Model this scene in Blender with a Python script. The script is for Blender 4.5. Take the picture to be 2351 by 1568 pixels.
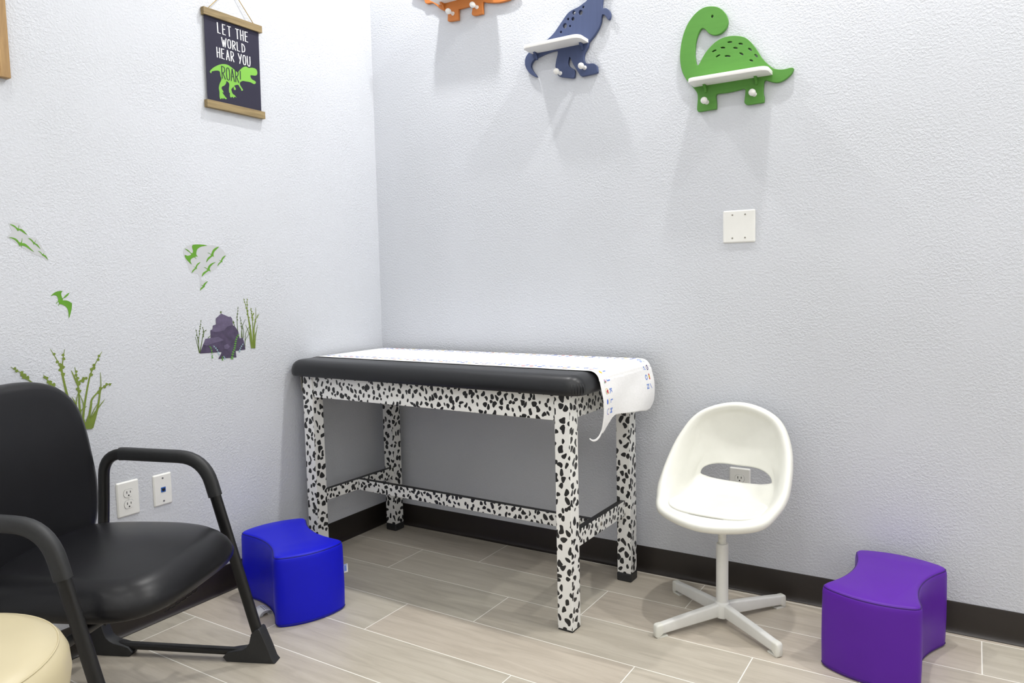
import bpy, bmesh, math, random
from math import sin, cos, pi, radians, sqrt, atan2
from mathutils import Vector, Matrix
random.seed(7)
for _o in list(bpy.data.objects): bpy.data.objects.remove(_o)
sc = bpy.context.scene
COL = sc.collection

# ------------------------------------------------------------ camera
YAW, PITCH, ROLL, FPX = 0.5511, 0.0826, -0.0222, 1693.96
def cam_matrix():
    fwd = Vector((-sin(YAW)*cos(PITCH), cos(YAW)*cos(PITCH), -sin(PITCH)))
    r0 = Vector((cos(YAW), sin(YAW), 0)); u0 = r0.cross(fwd)
    r = r0*cos(ROLL) + u0*sin(ROLL); u = -r0*sin(ROLL) + u0*cos(ROLL)
    m = Matrix((r, u, -fwd)).transposed().to_4x4()
    m.translation = Vector((2.4499, -2.7621, 1.1928))
    return m
cd = bpy.data.cameras.new('camera'); cam = bpy.data.objects.new('camera', cd); COL.objects.link(cam)
cd.sensor_width = 36; cd.lens = FPX/2351*36; cd.clip_start = 0.05
cam.matrix_world = cam_matrix(); sc.camera = cam

# ------------------------------------------------------------ world, lights, exposure
vs = sc.view_settings
vs.view_transform = 'Standard'; vs.look = 'None'; vs.gamma = 1; vs.use_curve_mapping = False
vs.exposure = -0.30
w = bpy.data.worlds.new('world'); sc.world = w; w.use_nodes = True
w.node_tree.nodes['Background'].inputs[0].default_value = (0.85, 0.92, 1, 1)
w.node_tree.nodes['Background'].inputs[1].default_value = 0.1
CEIL = 3.4
LIGHT_W = 7.6
def downlight(x, y, power, col=(1, 0.985, 0.96)):
    l = bpy.data.lights.new('downlight', 'AREA'); l.shape = 'DISK'; l.size = 0.07; l.energy = power; l.color = col
    o = bpy.data.objects.new('downlight', l); COL.objects.link(o); o.location = (x, y, CEIL-0.03)
for lx in (0.60, 1.95, 3.30):
    for ly, k in ((-0.37, 3.3), (-1.95, .85), (-3.3, .6)):
        downlight(lx, ly, LIGHT_W*k)
# added wide soft fill light below the ceiling, stands for no fixture
pl = bpy.data.lights.new('ceiling_fill', 'AREA'); pl.shape = 'RECTANGLE'; pl.size = 2.6; pl.size_y = 1.6; pl.energy = 18; pl.color = (0.97, 0.985, 1)
po = bpy.data.objects.new('ceiling_fill', pl); COL.objects.link(po); po.location = (2.3, -2.8, CEIL-0.05)

# ------------------------------------------------------------ material helpers
def rgb(r, g, b): # sRGB 0-255 -> linear
    f = lambda c: (c/255/12.92) if c/255 <= .04045 else ((c/255+.055)/1.055)**2.4
    return (f(r), f(g), f(b), 1)
def newmat(name):
    m = bpy.data.materials.new(name); m.use_nodes = True
    nt = m.node_tree; b = nt.nodes['Principled BSDF']
    return m, nt, b
def node(nt, t, **kw):
    n = nt.nodes.new(t)
    for k, v in kw.items(): setattr(n, k, v)
    return n
def setin(nt, n, i, v):
    if v is None: return
    if hasattr(v, 'is_linked') or isinstance(v, bpy.types.NodeSocket): nt.links.new(v, n.inputs[i])
    else: n.inputs[i].default_value = v
def M(nt, op, a, b=None, c=None):
    n = node(nt, 'ShaderNodeMath', operation=op)
    for i, v in enumerate((a, b, c)): setin(nt, n, i, v)
    return n.outputs[0]
def mixc(nt, f, a, b):
    n = node(nt, 'ShaderNodeMix', data_type='RGBA')
    setin(nt, n, 0, f); setin(nt, n, 6, a); setin(nt, n, 7, b); return n.outputs[2]
def ramp(nt, v, stops):
    n = node(nt, 'ShaderNodeValToRGB'); nt.links.new(v, n.inputs[0]); e = n.color_ramp.elements
    while len(e) < len(stops): e.new(0.5)
    for el, (p, c) in zip(e, stops): el.position = p; el.color = c
    return n.outputs[0]
def noise(nt, vec, scale, detail=2, rough=.5, dist=0):
    n = node(nt, 'ShaderNodeTexNoise'); n.inputs['Scale'].default_value = scale; n.inputs['Detail'].default_value = detail
    n.inputs['Roughness'].default_value = rough; n.inputs['Distortion'].default_value = dist
    if vec is not None: nt.links.new(vec, n.inputs['Vector'])
    return n
def coord(nt, which='Object'): return node(nt, 'ShaderNodeTexCoord').outputs[which]
def mapping(nt, vec, scale=(1, 1, 1), rot=(0, 0, 0)):
    n = node(nt, 'ShaderNodeMapping'); nt.links.new(vec, n.inputs[0]); n.inputs['Scale'].default_value = scale; n.inputs['Rotation'].default_value = rot
    return n.outputs[0]
def bump(nt, b, h, strength, dist):
    n = node(nt, 'ShaderNodeBump'); n.inputs['Strength'].default_value = strength; n.inputs['Distance'].default_value = dist
    nt.links.new(h, n.inputs['Height']); nt.links.new(n.outputs[0], b.inputs['Normal'])
def plain(name, col, rough=.5, metal=0, spec=.5, vary=.04, scale=30, bmp=0, bscale=200, coat=0):
    m, nt, b = newmat(name); c = coord(nt)
    nz = noise(nt, c, scale, 3)
    dark = tuple(x*(1-vary) for x in col[:3])+(1,); lite = tuple(min(1, x*(1+vary)) for x in col[:3])+(1,)
    nt.links.new(ramp(nt, nz.outputs[0], [(.35, dark), (.65, lite)]), b.inputs['Base Color'])
    b.inputs['Roughness'].default_value = rough; b.inputs['Metallic'].default_value = metal
    b.inputs['Specular IOR Level'].default_value = spec; b.inputs['Coat Weight'].default_value = coat
    if bmp: bump(nt, b, noise(nt, c, bscale, 2).outputs[0], bmp, .001)
    return m
def wall_mat():
    m, nt, b = newmat('textured_paint'); c = coord(nt)
    big = noise(nt, c, 1.3, 2).outputs[0]
    nt.links.new(ramp(nt, big, [(.3, rgb(206, 209, 215)), (.7, rgb(212, 215, 222))]), b.inputs['Base Color'])
    b.inputs['Roughness'].default_value = .62; b.inputs['Specular IOR Level'].default_value = .3
    n1 = noise(nt, c, 125, 3, .55, .35).outputs[0]
    r1 = ramp(nt, n1, [(.40, (0, 0, 0, 1)), (.66, (1, 1, 1, 1))])
    n2 = noise(nt, c, 300, 2, .5, .2).outputs[0]
    n3 = noise(nt, c, 3.5, 1).outputs[0]
    amt = ramp(nt, n3, [(.3, (.45, .45, .45, 1)), (.7, (1, 1, 1, 1))])
    h = M(nt, 'MULTIPLY', M(nt, 'ADD', r1, M(nt, 'MULTIPLY', n2, .55)), amt)
    bump(nt, b, h, .55, .0019)
    return m
def floor_mat():
    m, nt, b = newmat('wood_look_tile'); c = coord(nt)
    s = node(nt, 'ShaderNodeSeparateXYZ'); nt.links.new(c, s.inputs[0]); x, y = s.outputs[0], s.outputs[1]
    t = -0.0105; P = .2321; L = .905
    u = M(nt, 'ADD', M(nt, 'MULTIPLY', x, cos(t)), M(nt, 'MULTIPLY', y, sin(t)))
    v = M(nt, 'SUBTRACT', M(nt, 'MULTIPLY', y, cos(t)), M(nt, 'MULTIPLY', x, sin(t)))
    rr = M(nt, 'DIVIDE', M(nt, 'SUBTRACT', -.2369, v), P)
    k = M(nt, 'FLOOR', rr)
    k3 = M(nt, 'FLOORED_MODULO', M(nt, 'ADD', k, 1), 3)
    uu = M(nt, 'DIVIDE', M(nt, 'SUBTRACT', u, M(nt, 'SUBTRACT', .7135, M(nt, 'MULTIPLY', k3, .3036))), L)
    q = M(nt, 'FLOOR', uu)
    fr = M(nt, 'FRACT', rr); fu = M(nt, 'FRACT', uu)
    dr = M(nt, 'MULTIPLY', M(nt, 'MINIMUM', fr, M(nt, 'SUBTRACT', 1, fr)), P)
    du = M(nt, 'MULTIPLY', M(nt, 'MINIMUM', fu, M(nt, 'SUBTRACT', 1, fu)), L)
    d = M(nt, 'MINIMUM', dr, du)
    g = node(nt, 'ShaderNodeMapRange'); g.inputs[1].default_value = .0010; g.inputs[2].default_value = .0021; nt.links.new(d, g.inputs[0])
    gm = g.outputs[0]
    # per tile random
    wn = node(nt, 'ShaderNodeTexWhiteNoise', noise_dimensions='2D')
    cv = node(nt, 'ShaderNodeCombineXYZ'); nt.links.new(k, cv.inputs[0]); nt.links.new(q, cv.inputs[1]); nt.links.new(cv.outputs[0], wn.inputs['Vector'])
    rnd = wn.outputs[0]
    gv = node(nt, 'ShaderNodeCombineXYZ'); nt.links.new(M(nt, 'ADD', M(nt, 'MULTIPLY', u, 1.0), M(nt, 'MULTIPLY', rnd, 17)), gv.inputs[0])
    nt.links.new(M(nt, 'ADD', M(nt, 'MULTIPLY', v, 9.0), M(nt, 'MULTIPLY', rnd, 31)), gv.inputs[1])
    gr = noise(nt, gv.outputs[0], 3.2, 6, .62, .8).outputs[0]
    fine = noise(nt, mapping(nt, gv.outputs[0], (1, 5, 1)), 9, 4, .7, .3).outputs[0]
    wood = ramp(nt, gr, [(.22, rgb(176, 168, 155)), (.5, rgb(197, 189, 176)), (.78, rgb(210, 203, 191))])
    wood = mixc(nt, M(nt, 'MULTIPLY', ramp(nt, fine, [(.55, (0, 0, 0, 1)), (.75, (1, 1, 1, 1))]), .42), wood, rgb(156, 147, 136))
    tint = mixc(nt, rnd, rgb(252, 247, 243), rgb(246, 248, 244))
    mm = node(nt, 'ShaderNodeMix', data_type='RGBA', blend_type='MULTIPLY'); mm.inputs[0].default_value = .8
    nt.links.new(wood, mm.inputs[6]); nt.links.new(tint, mm.inputs[7])
    nt.links.new(mixc(nt, gm, rgb(255, 252, 243), mm.outputs[2]), b.inputs['Base Color'])
    b.inputs['Roughness'].default_value = .36; b.inputs['Specular IOR Level'].default_value = .45
    bump(nt, b, M(nt, 'ADD', gm, M(nt, 'MULTIPLY', fine, .12)), .35, .0012)
    return m
def cow_mat():
    m, nt, b = newmat('cow_print_wrap'); uv = coord(nt, 'UV')
    nz = noise(nt, uv, 33, 0, .5, 0)
    off = node(nt, 'ShaderNodeVectorMath', operation='MULTIPLY_ADD')
    nt.links.new(nz.outputs['Color'], off.inputs[0]); off.inputs[1].default_value = (.028, .028, 0); nt.links.new(uv, off.inputs[2])
    vo = node(nt, 'ShaderNodeTexVoronoi', voronoi_dimensions='2D', feature='F1'); vo.inputs['Scale'].default_value = 31; vo.inputs['Randomness'].default_value = .62
    nt.links.new(mapping(nt, off.outputs[0], (1.06, .82, 1), (0, 0, .5)), vo.inputs['Vector'])
    thr = M(nt, 'ADD', .315, M(nt, 'MULTIPLY', M(nt, 'SUBTRACT', noise(nt, uv, 24, 0).outputs[0], .5), .26))
    d = M(nt, 'SUBTRACT', vo.outputs['Distance'], thr)
    spot = node(nt, 'ShaderNodeMapRange'); spot.inputs[1].default_value = -.012; spot.inputs[2].default_value = .012; nt.links.new(d, spot.inputs[0])
    nt.links.new(mixc(nt, spot.outputs[0], rgb(33, 33, 34), rgb(246, 246, 243)), b.inputs['Base Color'])
    b.inputs['Roughness'].default_value = .38
    return m
def wood_mat(name, c1, c2, axis=1):
    m, nt, b = newmat(name); c = coord(nt)
    sc_ = [26, 26, 26]; sc_[axis] = 2.2
    g = noise(nt, mapping(nt, c, tuple(sc_)), 1.6, 5, .6, 1.4).outputs[0]
    nt.links.new(ramp(nt, g, [(.3, c1), (.65, c2)]), b.inputs['Base Color'])
    b.inputs['Roughness'].default_value = .55; bump(nt, b, g, .2, .001)
    return m
def vinyl(name, col, rough=.38, bmp=.12, spec=.5):
    m, nt, b = newmat(name); c = coord(nt)
    nz = noise(nt, c, 6, 2).outputs[0]
    nt.links.new(ramp(nt, nz, [(.3, tuple(x*.93 for x in col[:3])+(1,)), (.7, col)]), b.inputs['Base Color'])
    b.inputs['Roughness'].default_value = rough; b.inputs['Specular IOR Level'].default_value = spec
    v = node(nt, 'ShaderNodeTexVoronoi'); v.inputs['Scale'].default_value = 900; nt.links.new(c, v.inputs['Vector'])
    h = M(nt, 'ADD', M(nt, 'MULTIPLY', v.outputs['Distance'], .25), noise(nt, c, 14, 2).outputs[0])
    bump(nt, b, h, bmp, .0015)
    return m
def paper_mat():
    m, nt, b = newmat('exam_paper'); c = coord(nt)
    n1 = noise(nt, c, 160, 3, .6).outputs[0]; n2 = noise(nt, c, 12, 2).outputs[0]
    nt.links.new(ramp(nt, n1, [(.3, rgb(238, 238, 238)), (.7, rgb(248, 247, 248))]), b.inputs['Base Color'])
    b.inputs['Roughness'].default_value = .8
    bump(nt, b, M(nt, 'ADD', n1, M(nt, 'MULTIPLY', n2, 3)), .35, .0012)
    return m
MW = wall_mat(); M_FARW = plain('far_wall_paint', rgb(240, 240, 238), .8); MF = floor_mat(); MCOW = cow_mat()
M_CEIL = plain('ceiling_paint', rgb(238, 238, 236), .8)
M_BASE = plain('dark_rubber_base', rgb(36, 30, 26), .42, bmp=.1, bscale=60)
M_BLACKV = vinyl('black_vinyl', rgb(30, 31, 34), .36, spec=.42)
M_CHAIRV = vinyl('chair_vinyl', rgb(22, 22, 25), .33, spec=.3)
M_BEIGEV = vinyl('beige_vinyl', rgb(205, 193, 158), .35)
M_BLUEV = vinyl('blue_vinyl', rgb(18, 22, 205), .42, .06, .25)
M_PURPV = vinyl('purple_vinyl', rgb(92, 30, 164), .42, .06, .3)
M_BLUES = plain('blue_seam', rgb(10, 14, 105), .5)
M_PURPS = plain('purple_seam', rgb(58, 20, 108), .5)
M_WHITEP = plain('white_plastic', rgb(236, 236, 232), .35, vary=.01)
M_SHELL = plain('warm_white_plastic', rgb(233, 233, 225), .42, vary=.01)
M_WSTEEL = plain('white_painted_steel', rgb(231, 231, 227), .35, vary=.015)
M_BLACKM = plain('black_steel', rgb(22, 22, 23), .38, spec=.5, vary=.1, scale=200)
M_BLACKR = plain('black_rubber', rgb(40, 41, 43), .5, vary=.06, scale=120)
M_STEEL = plain('brushed_steel', rgb(176, 172, 162), .3, metal=.9, vary=.06)
M_PAPER = paper_mat()
M_GREEN = wood_mat('green_painted_board', rgb(79, 139, 51), rgb(83, 144, 54), 0)
M_NAVY = wood_mat('navy_painted_board', rgb(60, 73, 110), rgb(64, 77, 115), 2)
M_ORANGE = wood_mat('orange_painted_board', rgb(200, 118, 50), rgb(206, 124, 54), 0)
M_SHELFW = plain('white_shelf_paint', rgb(240, 239, 236), .45, vary=.01)
M_WOOD = wood_mat('stained_pine', rgb(118, 100, 66), rgb(156, 136, 96), 1)
M_WOOD2 = wood_mat('warm_pine', rgb(140, 108, 66), rgb(176, 142, 92), 2)
M_ROPE = plain('jute_cord', rgb(172, 146, 84), .8, vary=.3, scale=600)
M_POSTER = plain('charcoal_canvas', rgb(54, 53, 68), .8, vary=.03, scale=300, spec=.15)
M_PTXT = plain('poster_white_ink', rgb(236, 236, 240), .7, vary=.01)
M_LIME = plain('poster_lime_ink', rgb(124, 186, 70), .7, vary=.01)
M_BIRD = plain('green_vinyl_decal', rgb(94, 152, 34), .5, vary=.05)
M_REED = plain('olive_vinyl_decal', rgb(116, 136, 50), .5, vary=.06)
M_REED2 = plain('dark_olive_decal', rgb(84, 104, 48), .5, vary=.12, scale=60)
M_FERN = plain('fern_green_decal', rgb(98, 160, 62), .5)
M_FERNP = plain('pale_fern_decal', rgb(160, 190, 200), .5)
M_ROCK = plain('purple_rock_decal', rgb(74, 64, 90), .55, vary=.18, scale=45)
M_ROCKL = plain('light_purple_rock_decal', rgb(98, 88, 116), .55, vary=.12, scale=55)
M_BACK = plain('clear_decal_backing', rgb(196, 198, 202), .4, vary=.01)
M_DARK = plain('slot_black', rgb(18, 17, 17), .6)
M_JACK = plain('jack_blue', rgb(38, 94, 176), .4)
M_INKB = plain('blue_ink', rgb(120, 148, 218), .8)
M_INKD = plain('deep_blue_ink', rgb(50, 100, 214), .8)
M_INKR = plain('red_ink', rgb(196, 62, 84), .8)
M_INKY = plain('yellow_ink', rgb(222, 196, 74), .8)
M_INKG = plain('green_ink', rgb(120, 164, 138), .8)
M_INKP = plain('purple_ink', rgb(186, 140, 186), .8)
M_INKN = plain('navy_ink', rgb(44, 44, 110), .8)
M_GAPSHADE = plain('shell_gap_shade', rgb(150, 149, 140), .6)  # grey for the painted shadow around the seat insert
M_LABEL = plain('white_fabric_label', rgb(228, 228, 230), .7)
M_GREYINK = plain('grey_ink', rgb(110, 110, 116), .8)

# ------------------------------------------------------------ object helpers
def tag(o, label=None, cat=None, group=None, kind=None):
    if label: o['label'] = label
    if cat: o['category'] = cat
    if group: o['group'] = group
    if kind: o['kind'] = kind
    return o
def thing(name, label, cat, loc=(0, 0, 0), rz=0, group=None):
    o = bpy.data.objects.new(name, None); COL.objects.link(o); o.empty_display_size = .05
    o.location = loc; o.rotation_euler = (0, 0, rz)
    return tag(o, label, cat, group)
def obj(name, verts, faces, mats, parent=None, smooth=False, sharp=None, fm=None, uvf=None):
    me = bpy.data.meshes.new(name); me.from_pydata([tuple(v) for v in verts], [], faces)
    if not isinstance(mats, (list, tuple)): mats = [mats]
    for m_ in mats: me.materials.append(m_)
    if fm: 
        for p, i in zip(me.polygons, fm): p.material_index = i
    bm = bmesh.new(); bm.from_mesh(me); bmesh.ops.recalc_face_normals(bm, faces=bm.faces); bm.to_mesh(me); bm.free()
    if smooth:
        for p in me.polygons: p.use_smooth = True
        if sharp: me.set_sharp_from_angle(angle=radians(sharp))
    if uvf: uvf(me)
    me.update()
    o = bpy.data.objects.new(name, me); COL.objects.link(o)
    if parent: o.parent = parent
    return o
def mod(o, t, **kw):
    m_ = o.modifiers.new(t.lower(), t)
    for k, v in kw.items(): setattr(m_, k, v)
    return m_
class MB:   # mesh collector
    def __init__(s): s.v = []; s.f = []; s.m = []
    def add(s, v, f, mi=0):
        n = len(s.v); s.v += [tuple(x) for x in v]; s.f += [tuple(i+n for i in a) for a in f]; s.m += [mi]*len(f); return s
    def box(s, lo, hi, mi=0, xf=None):
        x0, y0, z0 = lo; x1, y1, z1 = hi
        v = [(x0,y0,z0),(x1,y0,z0),(x1,y1,z0),(x0,y1,z0),(x0,y0,z1),(x1,y0,z1),(x1,y1,z1),(x0,y1,z1)]
        if xf: v = [xf(*a) for a in v]
        return s.add(v, [(0,3,2,1),(4,5,6,7),(0,1,5,4),(1,2,6,5),(2,3,7,6),(3,0,4,7)], mi)
    def build(s, name, mats, parent=None, **kw): return obj(name, s.v, s.f, mats, parent, fm=s.m, **kw)
def sweep(path, a, b, nrm, seg=14, caps=True, power=2.6, closed=False):
    """tube along path; section half-size a in the plane of the path, b along nrm"""
    mb = MB(); P = [Vector(p) for p in path]; n = len(P); nrm = Vector(nrm).normalized(); rings = []
    for i, p in enumerate(P):
        t = (P[(i+1) % n]-P[i-1]) if closed else (P[min(i+1, n-1)]-P[max(i-1, 0)])
        t.normalize(); nn = (nrm - t*nrm.dot(t)).normalized(); s_ = t.cross(nn)
        ring = []
        aa = a(i/(n-1)) if callable(a) else a; bb = b(i/(n-1)) if callable(b) else b
        for k in range(seg):
            th = 2*pi*k/seg; c_, s2 = cos(th), sin(th)
            q = (abs(c_)**power+abs(s2)**power)**(-1/power)
            ring.append(p + s_*(aa*c_*q) + nn*(bb*s2*q))
        rings.append(ring)
    v = [q for r in rings for q in r]; f = []
    for i in range(n if closed else n-1):
        j = (i+1) % n
        for k in range(seg): k2 = (k+1) % seg; f.append((i*seg+k, i*seg+k2, j*seg+k2, j*seg+k))
    if caps and not closed: f.append(tuple(range(seg))[::-1]); f.append(tuple((n-1)*seg+k for k in range(seg)))
    mb.add(v, f); return mb
def lathe(prof, seg=32, c=(0, 0, 0), cap=True):
    mb = MB(); v = []; f = []
    for r, z in prof:
        for k in range(seg): t = 2*pi*k/seg; v.append((c[0]+r*cos(t), c[1]+r*sin(t), c[2]+z))
    for i in range(len(prof)-1):
        for k in range(seg): k2 = (k+1) % seg; f.append((i*seg+k, i*seg+k2, (i+1)*seg+k2, (i+1)*seg+k))
    if cap: f.append(tuple(range(seg))); f.append(tuple((len(prof)-1)*seg+k for k in range(seg)))
    return mb.add(v, f)
def fillet(pts, r, n=6):
    """round the corners of an open polyline"""
    P = [Vector(p) for p in pts]; out = [P[0]]
    for i in range(1, len(P)-1):
        d1 = (P[i-1]-P[i]); d2 = (P[i+1]-P[i]); rr = r[i-1] if isinstance(r, (list, tuple)) else r
        l = min(rr, d1.length*.49, d2.length*.49); A = P[i]+d1.normalized()*l; B = P[i]+d2.normalized()*l
        for k in range(n+1): t = k/n; out.append(A*(1-t)**2+P[i]*2*t*(1-t)+B*t*t)
    out.append(P[-1]); return out
def densify(pts, step):
    out = []
    for a, b in zip(pts[:-1], pts[1:]):
        a = Vector(a); b = Vector(b); n = max(1, int((b-a).length/step))
        out += [a.lerp(b, i/n) for i in range(n)]
    return out+[Vector(pts[-1])]
def smooth_poly(p, sub=3, closed=True):
    n = len(p); out = []
    rng = range(n) if closed else range(n-1)
    for i in rng:
        g = (lambda j: p[j % n]) if closed else (lambda j: p[max(0, min(n-1, j))])
        p0, p1, p2, p3 = g(i-1), g(i), g(i+1), g(i+2)
        for k in range(sub):
            t = k/sub
            out.append(tuple(.5*((2*b)+(-a+c_)*t+(2*a-5*b+4*c_-d)*t*t+(-a+3*b-3*c_+d)*t**3) for a, b, c_, d in zip(p0, p1, p2, p3)))
    if not closed: out.append(tuple(p[-1]))
    return out
def flat_shape(loops, thick=0.0, bev=0.0):
    """2D outline + holes -> filled (extruded) mesh data in XY, z in [-thick/2, thick/2]"""
    cu = bpy.data.curves.new('t', 'CURVE'); cu.dimensions = '2D'; cu.fill_mode = 'BOTH'
    for lp in loops:
        sp = cu.splines.new('POLY'); sp.points.add(len(lp)-1); sp.use_cyclic_u = True
        for i, q in enumerate(lp): sp.points[i].co = (q[0], q[1], 0, 1)
    cu.extrude = thick/2; cu.bevel_depth = bev; cu.bevel_resolution = 2
    if bev: cu.offset = -bev
    o = bpy.data.objects.new('t', cu); COL.objects.link(o)
    dg = bpy.context.evaluated_depsgraph_get(); me = bpy.data.meshes.new_from_object(o.evaluated_get(dg))
    v = [tuple(q.co) for q in me.vertices]; f = [tuple(q.vertices) for q in me.polygons]
    bpy.data.objects.remove(o); bpy.data.curves.remove(cu); bpy.data.meshes.remove(me)
    return v, f
def glyph(ch, size=1.0, bold=0.0):
    cu = bpy.data.curves.new('g', 'FONT'); cu.body = ch; cu.size = size; cu.offset = bold; cu.align_x = 'CENTER'; cu.align_y = 'CENTER'; cu.resolution_u = 3
    o = bpy.data.objects.new('g', cu); COL.objects.link(o)
    dg = bpy.context.evaluated_depsgraph_get(); me = bpy.data.meshes.new_from_object(o.evaluated_get(dg))
    v = [tuple(q.co)[:2] for q in me.vertices]; f = [tuple(q.vertices) for q in me.polygons]
    bpy.data.objects.remove(o); bpy.data.curves.remove(cu); bpy.data.meshes.remove(me)
    return v, f
def prism_ring(outline, prof, top_cap=True, bot_cap=True):
    """outline: closed list (x,y); prof: list of (inset, z). rings inset along the outline's normals"""
    n = len(outline); N = []
    area = sum(outline[i][0]*outline[(i+1) % n][1]-outline[(i+1) % n][0]*outline[i][1] for i in range(n))
    sg = 1 if area > 0 else -1
    for i in range(n):
        a = outline[i-1]; b = outline[(i+1) % n]; t = Vector((b[0]-a[0], b[1]-a[1])); t.normalize(); N.append((t.y*sg, -t.x*sg))
    v = []; f = []
    for ins, z in prof:
        for i in range(n): v.append((outline[i][0]-N[i][0]*ins, outline[i][1]-N[i][1]*ins, z))
    for j in range(len(prof)-1):
        for i in range(n): k = (i+1) % n; f.append((j*n+i, j*n+k, (j+1)*n+k, (j+1)*n+i))
    if bot_cap: f.append(tuple(range(n))[::-1])
    if top_cap: f.append(tuple((len(prof)-1)*n+i for i in range(n)))
    return v, f
def superell(a, b, p, n=64, fx=None):
    out = []
    for k in range(n):
        t = 2*pi*k/n; c_, s_ = cos(t), sin(t); q = (abs(c_)**p+abs(s_)**p)**(-1/p); x, y = a*c_*q, b*s_*q
        out.append(fx(x, y) if fx else (x, y))
    return out
def rrect(x0, y0, x1, y1, r, n=6):
    out = []
    for cx, cy, a0 in ((x1-r, y0+r, -90), (x1-r, y1-r, 0), (x0+r, y1-r, 90), (x0+r, y0+r, 180)):
        for k in range(n+1): t = radians(a0+90*k/n); out.append((cx+r*cos(t), cy+r*sin(t)))
    return out
def disc_cushion(outline, prof, dome, nr=8):
    """cushion with a subdivided, smoothly domed top: prof rings then interpolated inner rings; dome(x,y)->dz"""
    v, f = prism_ring(outline, prof, top_cap=False)
    n = len(outline); last = v[-n:]; cx = sum(p[0] for p in last)/n; cy = sum(p[1] for p in last)/n; base = len(v)-n
    prev = base
    for j in range(1, nr):
        t = 1-j/nr; st = len(v)
        for p in last: v.append((cx+(p[0]-cx)*t, cy+(p[1]-cy)*t, p[2]))
        for i in range(n): k = (i+1) % n; f.append((prev+i, prev+k, st+k, st+i))
        prev = st
    v.append((cx, cy, last[0][2])); c_ = len(v)-1
    for i in range(n): f.append((prev+i, prev+(i+1) % n, c_))
    return [(x, y, z+dome(x, y, z)) for x, y, z in v], f

# ============================================================ room
RX, RY = 3.75, -3.75
def struct(name, mb, m, **kw): o = mb.build(name, m, **kw); o['kind'] = 'structure'; return o
struct('floor', MB().box((-.1, RY-.1, -.1), (RX+.1, .1, 0)), MF)
struct('ceiling', MB().box((-.1, RY-.1, CEIL), (RX+.1, .1, CEIL+.1)), M_CEIL)
struct('wall_left', MB().box((-.1, RY-.1, 0), (0, 0, CEIL)), MW)
struct('wall_back', MB().box((-.1, 0, 0), (RX+.1, .1, CEIL)), MW)
struct('wall_right', MB().box((RX, RY-.1, 0), (RX+.1, 0, CEIL)), M_FARW)
struct('wall_front', MB().box((0, RY-.1, 0), (RX, RY, CEIL)), M_FARW)
def base_profile(): # (out from wall, z)
    pr = [(0.0, 0.0), (.014, 0.0), (.0145, .0022), (.0105, .0045), (.0065, .010), (.0045, .018), (.0035, .030), (.0035, .1000), (.0025, .1036), (0, .1046)]
    return pr
def baseboard(name, p0, p1, out, m):
    mb = MB(); p0 = Vector(p0); p1 = Vector(p1); out = Vector(out); pr = base_profile(); n = len(pr)
    v = [p+out*(o_+.0002)+Vector((0, 0, z)) for p in (p0, p1) for o_, z in pr]
    f = [(i, (i+1) % n, n+(i+1) % n, n+i) for i in range(n)]+[tuple(range(n)), tuple(range(n, 2*n))]
    mb.add(v, f); return struct(name, mb, m, smooth=True, sharp=50)
baseboard('baseboard_left', (0, RY, 0), (0, -.0145, 0), (1, 0, 0), M_BASE)
baseboard('baseboard_back', (0, 0, 0), (RX, 0, 0), (0, -1, 0), M_BASE)

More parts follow.
